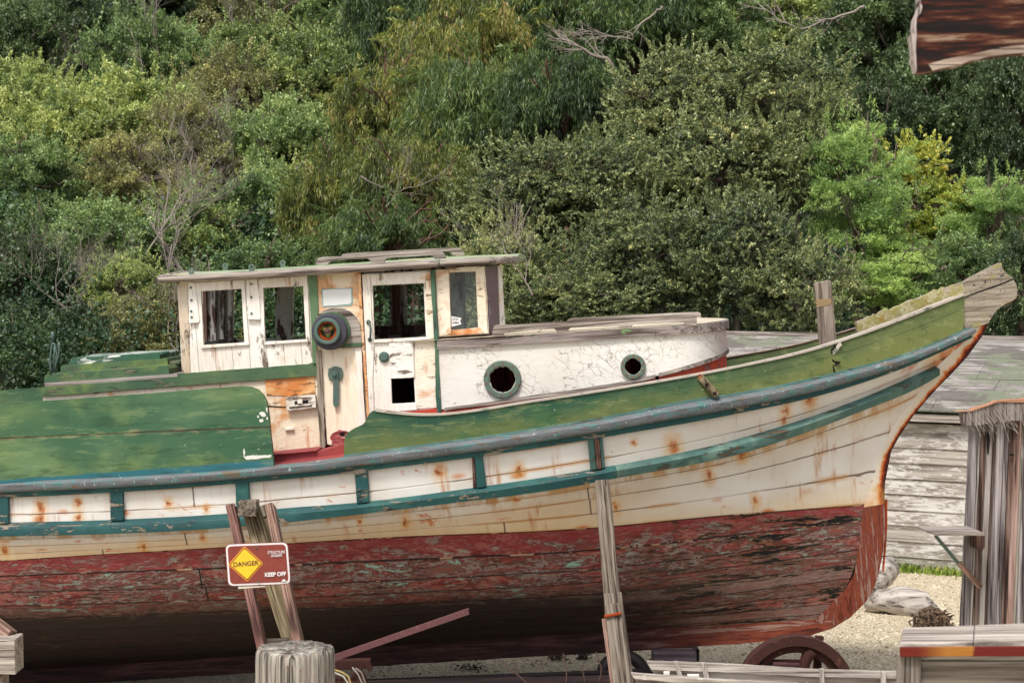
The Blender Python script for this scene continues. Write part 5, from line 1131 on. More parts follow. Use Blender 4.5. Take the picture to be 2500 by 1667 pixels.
# driftwood, root ball
def log(name,pts,rad,mat,label,cat,grp=None,seed=1,n=22):
    P=[Vector(p) for p in pts]; c0=P[0].copy(); c0.z=0; mb=MB().tube([p-c0 for p in P],rad,n)
    for v in mb.v:
        q=mnoise.noise(v*3+Vector((seed,0,0)))*.06+mnoise.noise(v*11+Vector((seed,0,0)))*.018; v+=Vector((q,q*.6,q))
    o=mb.build(name,mat,None,smooth=True,M=Matrix.Translation(c0)); tag(o,label,cat,grp); return o
MD=wood('bleached_driftwood','X','#bbb3aa','#9d958d','#5f574f',gs=.35)
gp=lambda x,y,z: ground(x,y)+Vector((0,0,z))
log('driftwood',[gp(2115,1492,.05),gp(2150,1495,.12),gp(2200,1497,.14),gp(2250,1500,.10),gp(2290,1500,.02)],[.09,.17,.2,.17,.05],MD,'pale driftwood log lying flat on the gravel beside the brown root ball','driftwood','driftwood logs beyond the bow',3)
log('driftwood',[gp(2095,1470,.10),gp(2130,1462,.2),gp(2160,1456,.32),gp(2180,1452,.36)],[.1,.16,.17,.12],MD,'upright grey driftwood stump just beside the stem of the boat','driftwood','driftwood logs beyond the bow',8)
rb0=ground(2275,1528); mb=MB(); rng=random.Random(3)
for i in range(330):
    a=rng.uniform(0,6.28); e=rng.uniform(-.1,1.5); r=rng.uniform(.05,.2); p=Vector((math.cos(a)*math.cos(e)*r*1.4,math.sin(a)*math.cos(e)*r,abs(math.sin(e))*r*1.0))
    d=Vector((rng.uniform(-1,1),rng.uniform(-1,1),rng.uniform(-.6,.8)))*.05; mb.tube([p,p+d*.6+Vector((0,0,.01)),p+d*1.4],[.013,.010,.004],4)
mb.disc((0,0,.02),.2,.1,-.1,12)
m=NT('dark_matted_roots'); o=mb.build('root_ball',m.done(m.ramp(m.noise(m.obj,22,4,.8),[(.4,'#1f1611'),(.5,'#4a3a2d'),(.62,'#8a7560')]),.9),None,M=Matrix.Translation(rb0)); tag(o,'dark brown matted root ball on the gravel in front of the pale driftwood','root ball')
# ------------------------------------------------------------------ shed
SF=Frame(ground(2200,1392),yaw=-28); shd=empty('shed',SF.M,'low shed behind the bow with peeling white clapboards and patched green felt roof','shed')
def siding_mat():
    m=NT('peeling_white_clapboard'); o=m.obj
    g=m.noise(m.map(o,(1.2,30,30)),1,5,.7); c=m.ramp(g,[(.38,'#6d655c'),(.5,'#938b82'),(.62,'#aaa298')])
    p=m.math('ADD',m.mul(m.noise(m.map(o,(5,20,20)),1,6,.75,.4),.6),m.mul(m.noise(m.map(o,(1.2,3,3)),1,3),.4)); pf=m.step(p,.49,.55); c=m.mix(m.mul(pf,.75),c,'#cdcac4')
    c=m.mix(m.mul(m.step(m.noise(m.map(o,(6,6,6),(2,2,2)),1,5,.75),.66,.70),.6),c,'#8a6a4a')
    z=m.sep(o)[2]; c=m.mix(m.mul(m.step(z,.35,.0),.5),c,'#7d7c62')
    return m.done(c,.85,m.math('ADD',g,m.mul(pf,.5)),.5,.006)
zE=SF.P(2230,1008,0).z; mb=MB(); hgt=.213; zc=-.02; rng=random.Random(2)
xL,xR=-6.5,3.2
while zc<zE-.01:
    z1=min(zc+hgt,zE)
    mb.add([(xL,-.028,zc),(xR,-.028,zc),(xR,-.006,z1),(xL,-.006,z1),(xL,.0,zc),(xR,.0,zc)],[(0,1,2,3),(0,4,5,1)]); zc+=hgt
mb.box(((xL+xR)/2,.03,zE/2),(xR-xL,.05,zE)); mb.build('clapboard_wall',siding_mat(),shd,recalc=False)
def roof_mat():
    m=NT('patched_green_felt_on_grey_boards'); o=m.obj
    g=m.noise(m.map(o,(1.5,26,26)),1,5,.7); c=m.ramp(g,[(.38,'#55504d'),(.5,'#857f7b'),(.62,'#a29c96')])
    p=m.noise(m.map(o,(1.1,3.2,3.2),(2,1,3)),1,7,.75,.5); c=m.mix(m.step(p,.49,.51),c,m.mix(m.noise(o,12,4,.7),'#68695c','#747a67'))
    q=m.noise(m.map(o,(.6,1.6,1.6),(7,3,3)),1,7,.7,.3); c=m.mix(m.mul(m.step(q,.52,.56),.85),c,'#605a57')
    c=m.mix(m.mul(m.step(m.noise(m.map(o,(1.2,14,14),(5,5,1)),1,5,.7),.60,.64),.8),c,'#4a4342')
    return m.done(c,.9,g,.6,.01)
rm=roof_mat(); off=-1.9; Ee=SF.P(2230,1003,.22); Rr=SF.P(2390,827,off)
dy=(-off-Ee.y); dz=Rr.z-Ee.z; nb=7
sl=Vector((0,dy,dz)); Ls=sl.length; rootm=Matrix.Translation((0,Ee.y,Ee.z))@Matrix.Rotation(math.atan2(dz,dy),4,'X')
mb=MB()
for i in range(nb):
    y0=Ls*i/nb; x=xL-.2
    while x<xR+.2:
        L=rng.uniform(1.4,3.0); mb.box((x+L/2,y0+Ls/nb/2,rng.uniform(0,.006)),(L-.006,Ls/nb-.008,.024)); x+=L
mb.build('roof',rm,shd,M=rootm)
mb=MB().box(((xL+xR)/2,-dy-.0,-.02),(xR-xL+.4,2*dy,.02)); 
MB().box(((xL+xR)/2,.0,0),(xR-xL+.4,.12,.05)).build('ridge_board',W_AX,shd,M=Matrix.Translation((0,Ee.y+dy,Ee.z+dz+.02)))
MB().add([(xL,dy*2,0),(xR,dy*2,0),(xR,0,0),(xL,0,0)],[(0,1,2,3)]).build('roof_back',rm,shd,M=Matrix.Translation((0,Ee.y+dy,Ee.z+dz))@Matrix.Rotation(-math.atan2(dz,dy),4,'X'))
MB().box(((xL+xR)/2,-.16,zE-.05),(xR-xL,.03,.10)).build('fascia_board',W_AX,shd); MB().box(((xL+xR)/2,-.05,zE-.115),(xR-xL,.06,.035)).build('eave_shade_strip',M_BLACKHOLE,shd)  # second box: black strip painting the shade under the eave
MB().add([(xR,-.0,0),(xR,2*dy,0),(xR,2*dy,zE),(xR,dy-.1,zE+dz-.1),(xR,0,zE)],[(0,1,2,3,4)]).build('gable_wall',siding_mat(),shd)
MB().add([(xL,-.0,0),(xL,2*dy,0),(xL,2*dy,zE),(xL,dy-.1,zE+dz-.1),(xL,0,zE)],[(0,1,2,3,4)]).build('gable_wall',siding_mat(),shd)
# weeds along the shed
def grass_patch(name,pts,n,h,seed,cols,label,cat,kind=None,wd=.008,spread=.12):
    rng=random.Random(seed);V=[];F_=[];tint=[]
    for i in range(n):
        c=rng.choice(pts); x=c[0]+rng.gauss(0,spread);y=c[1]+rng.gauss(0,spread*.7);hh=h*c[2]*rng.uniform(.35,1.1);a=rng.uniform(0,6.28);b=rng.uniform(.1,.7)*hh;k=len(V);dx,dy_=math.cos(a),math.sin(a);w_=wd*rng.uniform(.6,1.6);g0=hz(x,y)
        V+= [(x-dy_*w_,y+dx*w_,g0),(x+dy_*w_,y-dx*w_,g0),(x+dx*b*.35+dy_*w_*.8,y+dy_*b*.35-dx*w_*.8,g0+hh*.6),(x+dx*b*.35-dy_*w_*.8,y+dy_*b*.35+dx*w_*.8,g0+hh*.6),(x+dx*b,y+dy_*b,g0+hh*.95)]
        F_+=[(k,k+1,k+2,k+3),(k+3,k+2,k+4)]
    m=NT(name+'_blades'); o=mk(name,V,F_,m.done(m.ramp(m.noise(m.obj,9,3,.8),cols),.7),None,recalc=False); tag(o,label,cat,kind=kind); return o
gl=[]
for i in range(70):
    x=1985+i*5.9; y=1388+(x-2200)*.045+random.uniform(-4,10); p=ground(x,y); gl.append((p.x,p.y,.6 if i>20 else .9))
grass_patch('grass',gl,4200,.22,4,[(.35,'#4a5a20'),(.5,'#6f8a2f'),(.65,'#a3a04e')],'mixed green and straw coloured grass along the foot of the clapboard wall','grass','stuff')
# ------------------------------------------------------------------ plank shelter at the right
OF=Frame(Vector((GP(2352,1200,13.0).x,13.0,0)),yaw=6); oh=empty('plank_shelter',OF.M,'tall shelter of upright grey and brown planks with ragged felt cap at the right edge','shelter')
MP=[wood('silver_grey_upright_plank','Z','#aaa39c','#8b837d','#5a504a',gs=.9),wood('brown_upright_plank','Z','#8d7a70','#614c42','#261813',gs=1),wood('purple_grey_upright_plank','Z','#a39b99','#787070','#38302f',gs=1),wood('pinkish_upright_plank','Z','#a58c84','#84695f','#46312b',gs=1),wood('pale_peeling_upright_plank','Z','#c9c5b4','#a39b8b','#5a5045',gs=1)]
edges=[2354,2376,2382,2398,2412,2420,2436,2440,2452,2466,2482,2490,2510,2530,2560,2590,2620,2650]
mats=[2,0,1,0,1,2,2,2,1,3,4,2,0,4,1,0,2]
rng=random.Random(9)
for i in range(len(edges)-1):
    a,b_=edges[i],edges[i+1]; t0=1010-.20*(a-2354); lean=-.0; sh_=26
    pts=[(a+16-sh_*.0,t0),(b_+15,t0-3),(b_+15-sh_*1.25,1700),(a+16-sh_*1.25,1700)]
    slab('plank',OF,pts,[.0,-.012,.01,.004,-.02][mats[i]]+rng.uniform(-.006,.006),.03,MP[mats[i]],oh,jit=.0015,step=.15,bevel=.002)
slab('knot_hole',OF,[(2410,1058),(2415,1055),(2417,1075),(2413,1110),(2411,1105)],.014,.01,M_BLACKHOLE,oh,bevel=0); slab('knot_hole',OF,[(2466,1108),(2475,1107),(2475,1113),(2467,1113)],.016,.01,M_BLACKHOLE,oh,bevel=0)
cap=slab('felt_cap',OF,ZL(Z4,[(1728,1272),(1860,1240),(1975,1198),(2080,1196),(2180,1206),(2400,1170),(2700,1120),(2700,1290),(2400,1320),(2180,1335),(1960,1355),(1860,1372),(1745,1380),(1735,1350)]),.07,.08,wood('hairy_grey_roofing_felt','Z','#8f8580','#665c57','#38302d',gs=1.4),oh,jit=.004,step=.03,bevel=0)
slab('torn_lip',OF,ZL(Z4,[(1690,1270),(1800,1256),(1965,1200),(1990,1186),(2180,1176),(2400,1140),(2700,1095),(2700,1120),(2400,1168),(2180,1200),(2080,1196),(1975,1202),(1862,1244),(1800,1264)]),.08,.08,paint('curled_orange_felt_edge','#b08468','#9a6a50','#d8cdbd',chip=.6,axis='X'),oh,jit=.003,step=.03,bevel=0)
mb=MB(); rng=random.Random(12)
for i in range(46):
    x=rng.uniform(1740,2380); y=1215+rng.uniform(0,110)-.10*(x-1975)*(x>1975); p=OF.P(*Z4(x,y),.075); mb.tube([p,p+Vector((rng.uniform(-.02,.05),-.006,-.05)),p+Vector((rng.uniform(0,.09),-.008,-rng.uniform(.08,.16)))],.0011,3)
mb.build('loose_fibre',plain('pale_fibre','#a89f96'),cap)
0 and slab('side_wall',OF,[(2372,1020),(2376,1020),(2345,1700),(2341,1700)],-.03,.9,MP[2],oh,bevel=0)
sh1=slab('bracket_shelf',OF,ZL(Z8,[(1230,603),(1400,606),(1560,604),(1582,612),(1578,628),(1400,626),(1262,628),(1232,612)]),.34,.30,W_AX,oh,bevel=.003)
slab('bracket_post',OF,ZL(Z8,[(1526,628),(1580,628),(1580,700),(1562,730),(1532,712)]),.16,.14,W_DKZ,oh,bevel=.004)
beam('diagonal_strut',OF.M@OF.P(*Z8(1262,625),.26),OF.M@OF.P(*Z8(1418,812),.14),.022,.012,M_GREY,oh); beam('diagonal_strut',OF.M@OF.P(*Z8(1412,800),.15),OF.M@OF.P(*Z8(1552,955),.02),.036,.018,W_BR,oh)
# rope and machinery beside the piling
mc=empty('winch_frame',Matrix.Translation(GP(850,1690,18.0)),'dark rusted iron frame with rope over it to the right of the piling','machinery'); bpy.context.view_layer.update()
beam('frame_post',GP(872,1640,18.2),GP(902,1720,18.0),.10,.12,M_RUST,mc); beam('frame_bar',GP(780,1622,18.3),GP(905,1618,18.3),.08,.12,M_RUST,mc); beam('frame_bar',GP(780,1665,18.1),GP(895,1680,18.1),.12,.2,M_RUST,mc); beam('frame_stub',GP(893,1612,18.25),GP(905,1634,18.25),.05,.05,M_RUST,mc)
I3=mc.matrix_world.inverted()
for pts,c,r in (([(815,1634),(835,1640),(850,1650),(856,1667),(856,1700)],'#a08a52',.010),([(815,1640),(838,1650),(850,1667),(852,1700)],'#b5b3a8',.008),([(868,1630),(882,1640),(890,1660),(896,1690)],'#7a6a62',.008),([(860,1628),(874,1645),(884,1667),(888,1690)],'#8d8a86',.007)):
    MB().tube([I3@GP(x,y,17.8) for x,y in pts],r,7).build('rope',plain('rope_'+c[1:],c,.9),mc,smooth=True)
# bits on the gravel
for (x,y,w_,lab) in ((1150,1634,.16,'small clump of dark green seaweed on the gravel below the middle of the keel'),(1358,1610,.10,'small dark stone with a green leaf on the gravel below the keel'),(1425,1608,.07,'dark brown scrap of bark on the gravel next to the thin curved stem')):
    g0=ground(x,y); mb=MB(); rng=random.Random(x)
    for i in range(60):
        p=Vector((rng.gauss(0,w_*.5),rng.gauss(0,w_*.4),rng.uniform(.0,.05))); d=Vector((rng.uniform(-1,1),rng.uniform(-1,1),rng.uniform(-.2,.6)))*.04; mb.tube([p,p+d],[.008,.004],4)
    o=mb.build('beach_debris',plain('debris_%d'%x,'#3d3a26' if x==1150 else '#3a2f28',.9),None,M=Matrix.Translation(g0)); tag(o,lab,'debris','debris on the gravel under the keel')
for pts,lab in (([(1455,1590),(1462,1610),(1468,1630),(1467,1645),(1462,1660)],'thin curved brown stem bending over the rail beside the tall grey post'),([(1375,1594),(1379,1612),(1383,1640)],'thin upright brown stem in front of the rail under the keel'),([(1228,1614),(1245,1632),(1266,1648),(1284,1664)],'thin leaning twig crossing the two rails'),([(1419,1627),(1423,1640),(1427,1655)],'short pale stub of twig on the rail'),):
    P=[GP(x,y,18.6) for x,y in pts]; c=P[-1].copy(); c.z=0; P.append(Vector((P[-1].x,P[-1].y,0.0)))
    o=MB().tube([p-c for p in P],.006,5).build('twig',plain('twig_%d'%pts[0][0],'#4a2f28'),None,M=Matrix.Translation(c)); tag(o,lab,'twig','thin stems by the rails')
# ================================================================== VEGETATION
NR = np.random.RandomState(11)
def leaf_material(name, stops, trans=.25, rough=.5):
    m = NT(name); t = m.t
    at_ = m.n('Attribute'); at_.attribute_name = 'tint'; oi = m.n('ObjectInfo')
    f = m.math('ADD', at_.outputs['Fac'], m.mul(m.math('SUBTRACT', oi.outputs['Random'], .5), .25), clamp=True)
    c = m.ramp(f, stops)
    df = m.n('BsdfDiffuse'); tl = m.n('BsdfTranslucent'); gl = m.n('BsdfGlossy'); gl.inputs['Roughness'].default_value = rough; a = m.n('MixShader'); b = m.n('MixShader')
    m.put(df.inputs[0], c); m.put(tl.inputs[0], c); a.inputs[0].default_value = trans; b.inputs[0].default_value = .05
    gl.inputs[0].default_value = (.8,.85,.8,1)
    t.links.new(df.outputs[0], a.inputs[1]); t.links.new(tl.outputs[0], a.inputs[2]); t.links.new(a.outputs[0], b.inputs[1]); t.links.new(gl.outputs[0], b.inputs[2])
    t.links.new(b.outputs[0], t.nodes['Material Output'].inputs[0]); return m.m
def unit(v): return v/np.maximum(np.linalg.norm(v, axis=1, keepdims=True), 1e-9)
def leaves_mesh(name, P, D, size, aspect, mat, tint, up=.6):
    """P centres, D leaf directions; rhombic leaves, slightly cupped"""
    n = len(P); D = unit(D); N = NR.normal(size=(n,3)); N[:,2] = np.abs(N[:,2])+up*1.6; S = unit(np.cross(D, N)); N2 = unit(np.cross(S, D))
    L = size*NR.uniform(.65,1.35,(n,1)); W = L*aspect
    V = np.empty((n,4,3)); V[:,0] = P-D*L*.5; V[:,1] = P+S*W*.5+N2*L*.06; V[:,2] = P+D*L*.5; V[:,3] = P-S*W*.5+N2*L*.06
    me = bpy.data.meshes.new(name); me.vertices.add(n*4); me.vertices.foreach_set('co', V.astype(np.float32).ravel())
    me.loops.add(n*4); me.loops.foreach_set('vertex_index', np.arange(n*4, dtype=np.int32)); me.polygons.add(n)
    me.polygons.foreach_set('loop_start', np.arange(0,n*4,4,dtype=np.int32)); me.polygons.foreach_set('loop_total', np.full(n,4,dtype=np.int32))
    me.update(); a = me.attributes.new('tint','FLOAT','POINT'); a.data.foreach_set('value', np.repeat(tint,4).astype(np.float32)); me.materials.append(mat)
    return me
def sph(n, zmin=-1.0):
    v = unit(NR.normal(size=(n*3,3))); v = v[v[:,2] > zmin]; return v[:n]
def crown(name, mat, rx, rz, nl, ns, nk, leaf, asp, lump=.34, sprig=.16, droop=0.0, flat=1.0, zmin=-.75, shell=.55, tall=0.0, up=.6):
    """foliage built up of lumps > sprigs > leaves"""
    P=[];D=[];T=[]
    C = sph(nl, zmin)*NR.uniform(shell,1.0,(len(sph(1))*0+nl,1) if True else None); C = C*np.array([rx,rx,rz])*.80
    for c in C:
        lr = lump*rx*NR.uniform(.55,1.25); tt = NR.uniform(-.18,.18)
        s = sph(ns, -.55); sp = c + s*NR.uniform(.45,1.0,(len(s),1))*lr*np.array([1,1,.75*flat])
        for i in range(len(sp)):
            k = nk
            if droop:
                h = NR.uniform(0,1,(k,1)); q = sp[i] + NR.normal(size=(k,3))*sprig*np.array([.5,.5,.35]) - np.array([0,0,1])*h*droop + s[i]*h*.15*droop
                d = NR.normal(size=(k,3))*.35 + np.array([0,0,-1.0]) + s[i]*.25
            else:
                q = sp[i] + unit(NR.normal(size=(k,3)))*sprig*NR.uniform(.2,1,(k,1))*np.array([1,1,.8*flat]); d = (q-sp[i])/sprig + NR.normal(size=(k,3))*.5 + np.array([0,0,.35])
            P.append(q); D.append(d); T.append(np.clip(.5+tt+NR.normal(0,.11)+NR.normal(0,.15,k),0,1))
    for _ in range(int(nl*1.6)):          # leafy shoots that break the outline
        c = C[NR.randint(len(C))]; c = c/np.array([rx,rx,rz]); c = unit(c[None]+NR.normal(0,.35,(1,3)))[0]; p0 = c*np.array([rx,rx,rz])*NR.uniform(.85,1.0)
        L = NR.uniform(.12,.30)*rx; dr = unit((c+NR.normal(0,.45,3)+np.array([0,0,.5 if not droop else -.6]))[None])[0]; k = int(L*95)+6
        t = NR.uniform(0,1,(k,1)); P.append(p0+dr*L*t+NR.normal(size=(k,3))*sprig*.35*(1.15-t)); D.append(dr+NR.normal(size=(k,3))*.6); T.append(np.clip(.6+NR.normal(0,.12,k),0,1))
    P=np.concatenate(P);D=np.concatenate(D);T=np.concatenate(T)
    return leaves_mesh(name,P,D,leaf,asp,mat,T,up)
M_BARK = wood('grey_brown_bark','Z','#8a7d70','#665a4e','#3a322a'); M_BARKR = wood('red_brown_peeling_bark','Z','#8a7062','#65493c','#33231d'); M_TWIG = plain('bleached_bare_twigs','#8a7f75',.9)
K = {}
def lighten(st):
    r=[]
    for p,c in st:
        v=[int(c[i:i+2],16) for i in (1,3,5)]; g_=.3*v[0]+.6*v[1]+.1*v[2]; v=[min(255,int((x*.78+g_*.22)*k_+8)) for x,k_ in zip(v,(1.28,1.22,1.06))]; r.append((p,'#%02x%02x%02x'%tuple(v)))
    return r
def kind(key, label, crownargs, stops, trunk=M_BARK, nvar=2, trans=.25):
    stops=lighten(stops); trans+=.1
    mat = leaf_material(key+'_leaves', stops, trans)
    K[key] = dict(meshes=[crown('crown', mat, **crownargs) for _ in range(nvar)], r=(crownargs['rx'], crownargs['rz']), trunk=trunk, label=label)
oak = dict(rx=2.3, rz=1.8, nl=52, ns=38, nk=32, leaf=.088, asp=.55, lump=.28, sprig=.17)
kind('oak_light','', oak, [(.2,'#3f5430'),(.45,'#607a45'),(.65,'#7d9656'),(.95,'#9fab68')], nvar=3)
kind('oak_mid','', dict(oak,leaf=.085), [(.2,'#355232'),(.5,'#567645'),(.75,'#718f58'),(.95,'#8da56c')], nvar=3)
kind('bay_dark','', dict(oak,nl=54,leaf=.092), [(.2,'#223521'),(.5,'#364e2e'),(.75,'#4b653f'),(.95,'#637f51')], nvar=2)
kind('olive','', dict(oak,leaf=.075,nl=44,ns=34), [(.2,'#43492f'),(.5,'#646b42'),(.75,'#7d8450'),(.95,'#9a9c62')], nvar=2)
kind('euc','', dict(rx=2.2, rz=1.9, nl=46, ns=30, nk=34, leaf=.19, asp=.13, lump=.27, sprig=.16, droop=.55), [(.15,'#31421c'),(.4,'#4b5f26'),(.6,'#697a30'),(.78,'#878c3e'),(.95,'#9a7a48')], M_BARKR, 3, .3)
kind('eucd','', dict(rx=2.2, rz=1.9, nl=46, ns=30, nk=34, leaf=.17, asp=.14, lump=.27, sprig=.16, droop=.5), [(.15,'#22391f'),(.45,'#3a5a2c'),(.7,'#557236'),(.92,'#6f8240')], M_BARKR, 2, .3)
kind('bush','', dict(rx=2.0, rz=1.7, nl=120, ns=36, nk=14, leaf=.088, asp=.42, lump=.25, sprig=.09, zmin=-.97, shell=.6), [(.15,'#2b3a2d'),(.4,'#465a3e'),(.6,'#677a52'),(.8,'#8a9768'),(.97,'#a9aa7c')], M_BARK, 4, .18)
kind('willow','', dict(rx=1.5, rz=2.2, nl=50, ns=34, nk=26, leaf=.085, asp=.26, lump=.30, sprig=.15), [(.15,'#426638'),(.45,'#63894a'),(.7,'#83a85c'),(.92,'#9dbb6e')], M_BARK, 2, .35)
kind('maple','', dict(rx=1.5, rz=1.3, nl=40, ns=26, nk=22, leaf=.10, asp=.6, lump=.34, sprig=.14, flat=.5), [(.15,'#587428'),(.45,'#82993a'),(.7,'#a3aa47'),(.88,'#b39c4a'),(.98,'#b07846')], M_BARK, 1, .35)
CNT = {}
def limbs(name, mat, H, rx, rz, par, seed, r0=.13, lean=0.0, out=.85, n=9, twig=True):
    rng = random.Random(seed); mb = MB(); base = Vector((0,0,0)); fork = Vector((lean*.4, 0, max(.4,H-rz*.75)))
    mb.tube([base, base.lerp(fork,.5)+Vector((rng.uniform(-.1,.1),0,0)), fork],[r0,r0*.85,r0*.7],7)
    for i in range(n):
        a = rng.uniform(0,6.28) if i > 3 else rng.uniform(3.6,5.9); e = rng.uniform(.0,1.3); d = Vector((math.cos(a)*math.cos(e)*rx, math.sin(a)*math.cos(e)*rx, math.sin(e)*rz))*out*rng.uniform(.7,1.12)
        tip = Vector((0,0,H))+d; st = fork.lerp(Vector((0,0,H)), rng.uniform(0,.7)); pts=[st]; k=6
        for q in range(1,k+1):
            s=q/k; pts.append(st.lerp(tip,s)+Vector((rng.uniform(-1,1),rng.uniform(-1,1),rng.uniform(-1,1)))*.07*rx*(1 if q<k else .3)+Vector((0,0,.10*rx*math.sin(s*3.14))))
        mb.tube(pts,[r0*.42*(1-q/k)+.012 for q in range(k+1)],5)
        if twig:
            for _ in range(4):
                q=rng.randint(2,k); p=pts[q]; dd=(d.normalized()+Vector((rng.uniform(-1,1),rng.uniform(-1,1),rng.uniform(-.6,.9)))*.9).normalized()*rx*rng.uniform(.15,.36)
                mb.tube([p,p+dd*.5+Vector((0,0,rng.uniform(-.05,.08))),p+dd],[.018,.012,.006],4,cap=False)
    return mb.build(name,mat,par,smooth=True)
def tree(key, px, py, D, wpx, hpx, label, group, rot=None, lean=0.0):
    """crown centred on the picture point at distance D, standing on the hillside below it"""
    k = K[key]; C = at(px, py, D); g = hz(C.x, C.y); H = max(.6, C.z-g); rx, rz = k['r']; i = CNT.get(key,0); CNT[key] = i+1
    sx = wpx*D/5000/2/rx; sz = hpx*D/5000/2/rz
    name = {'bush':'shrub','euc':'eucalyptus_tree','eucd':'eucalyptus_tree','willow':'willow_tree','maple':'maple_tree','bay_dark':'bay_tree'}.get(key,'oak_tree')
    e = empty(name, Matrix.Translation((C.x,C.y,g)), label, 'shrub' if key=='bush' else 'tree', group)
    me = k['meshes'][i % len(k['meshes'])]; o = bpy.data.objects.new('crown', me); COL.objects.link(o); o.parent = e; o.location = (0,0,H); o.scale = (sx,sx,sz); o.rotation_euler = (0,0,R(rot if rot is not None else (i*77+px)%360))
    limbs('trunk', k['trunk'], H, rx*sx, rz*sz, e, int(px+py), .10 if key in('bush','willow') else .15, lean, .92 if key in ('euc','eucd') else .62 if key=='bush' else .8, 11 if key in('euc','eucd','olive') else 8)
    return e
G1='trees climbing the hillside'
TREES=[
 # left half, back rows first
 ('oak_mid',60,20,88,420,330,'mid green rounded tree in the top left corner of the hillside'),
 ('bay_dark',330,30,90,400,330,'dark blue-green tree at the top edge, second crown from the left corner'),
 ('oak_mid',520,40,92,360,300,'fresh green tree at the top edge above the gap between leaning bare trunks'),
 ('olive',650,110,84,420,330,'greyish olive tree at the top with dry branches showing, left of the eucalyptus'),
 ('oak_mid',790,60,86,340,280,'mid green tree at the top edge close to the eucalyptus crowns'),
 ('bay_dark',150,190,78,420,360,'large dark green tree high on the left with pale trunk lines'),
 ('bay_dark',20,330,74,340,360,'near-black green tree at the left edge in the shaded hollow'),
 ('bay_dark',260,340,76,340,320,'dark tree deep in the shaded hollow left of the leaning green tree'),
 ('oak_mid',350,190,72,330,340,'leaning bright green tree with a bare pale trunk beside the dark hollow'),
 ('oak_light',760,250,70,380,340,'broad light yellow-green crown below the top, centre left of the hillside'),
 ('oak_light',840,160,74,280,260,'pale green crown touching the left side of the eucalyptus'),
 ('olive',560,300,68,380,320,'grey-green tree with tangled bare twigs in the middle of the left slope'),
 ('oak_light',320,420,64,400,340,'bright yellow-green crown with soft top standing in front of the dark hollow'),
 ('oak_light',180,500,62,360,300,'yellow-green crown left of centre directly below the dark hollow'),
 ('olive',500,450,60,400,340,'olive tree with pale crooked trunks in the middle of the slope'),
 ('oak_mid',690,400,60,380,340,'mid green tree between the olive tree and the light centre crown'),
 ('oak_mid',60,560,56,380,320,'mid green crown on the left edge halfway down the slope'),
 ('oak_mid',600,560,52,380,320,'leafy green tree just above the wheelhouse roof, left part'),
 ('oak_light',440,590,50,340,260,'light green tree above the left end of the wheelhouse roof'),
 ('oak_mid',260,640,48,420,320,'green tree left of the bleached bare branches'),
 ('bay_dark',40,740,44,420,400,'dark green tree at the left edge above the stern'),
 ('oak_light',305,725,41,230,220,'small yellow-green tree left of the wheelhouse window'),
 ('bay_dark',170,880,38,420,300,'dark tree low behind the stern hatch'),
 ('olive',420,830,37,420,300,'dull olive tree low behind the wheelhouse windows'),
 ('oak_mid',640,720,40,420,300,'green tree seen through the two rear cabin windows'),
 ('oak_mid',160,60,84,360,300,'mid green crown near the top left, just right of the corner tree'),
 ('oak_light',60,440,66,340,300,'yellow-green crown at the left edge below the dark hollow'),
 ('oak_mid',430,290,73,300,280,'green crown in front of the leaning tree with the bare trunk'),
 ('oak_mid',130,660,50,360,280,'green crown low on the left above the bare purple-grey tree'),
 ('oak_light',640,200,76,320,260,'light green crown high on the slope between olive and centre crowns'),
 ('olive',330,560,57,360,260,'olive-green crown behind the bleached bare branches'),
 ('oak_light',700,520,55,280,240,'small light green crown left of the yellowish eucalyptus above the roof'),
 # eucalyptus
 ('eucd',1000,60,62,420,360,'eucalyptus crown in the top centre, leftmost of the drooping crowns at the edge'),
 ('euc',1130,130,54,420,380,'olive drooping eucalyptus at top centre with reddish branches'),
 ('eucd',1330,70,56,440,360,'dark green eucalyptus crown at the top, right of centre'),
 ('eucd',1560,60,60,420,340,'shaded eucalyptus at the top edge with thick red-brown limbs'),
 ('euc',960,270,50,320,330,'yellowish drooping eucalyptus left of the big dark one'),
 ('eucd',1180,300,47,420,380,'dark drooping eucalyptus above the wheelhouse handrail'),
 ('eucd',1380,260,45,360,340,'deep green eucalyptus directly left of the tall grey-green shrub'),
 ('euc',1010,450,44,340,330,'olive eucalyptus above the wheelhouse roof, left of the grey-green shrub'),
 ('euc',830,500,46,300,320,'yellow-green eucalyptus above the roof lifting eyes'),
 ('eucd',930,600,40,360,260,'low dark eucalyptus foliage just behind the wheelhouse handrails'),
 # right half
 ('oak_light',1890,60,66,420,340,'light green tree at the top edge between eucalyptus and dark right trees'),
 ('oak_mid',1760,70,60,280,260,'fresh green tree at the top above the tall grey-green shrub'),
 ('bay_dark',2150,150,52,440,400,'big dark green tree left of the overhead timber'),
 ('bay_dark',2350,90,60,420,380,'dark tree behind the overhead timber'),
 ('bay_dark',2320,300,48,420,380,'very dark tree with thin pale trunk below the overhead timber'),
 ('bay_dark',2500,300,44,300,420,'dark brownish green tree at the right edge'),
 ('bay_dark',2150,350,45,380,300,'dark crown right of the tall grey-green shrub'),
 ('willow',2090,470,35.5,300,450,'tall light green willow right of the grey-green shrub'),
 ('willow',2150,690,35,320,300,'soft pale green willow behind the samson post'),
 ('maple',2225,430,38,230,220,'yellow-green maple with orange tips, upper left of the pair'),
 ('maple',2300,540,37,250,240,'bright yellow-green maple with orange tips, lower right of the pair'),
 ('willow',2420,560,36,260,340,'light green willow above the stem head at the right'),
 ('oak_mid',2330,680,35,330,240,'green bushy tree directly behind the raised stem head'),
 ('bay_dark',2500,720,34,260,340,'dark green tree at the right edge beside the stem head'),
]
G2='grey-green shrubs behind the fore cabin'
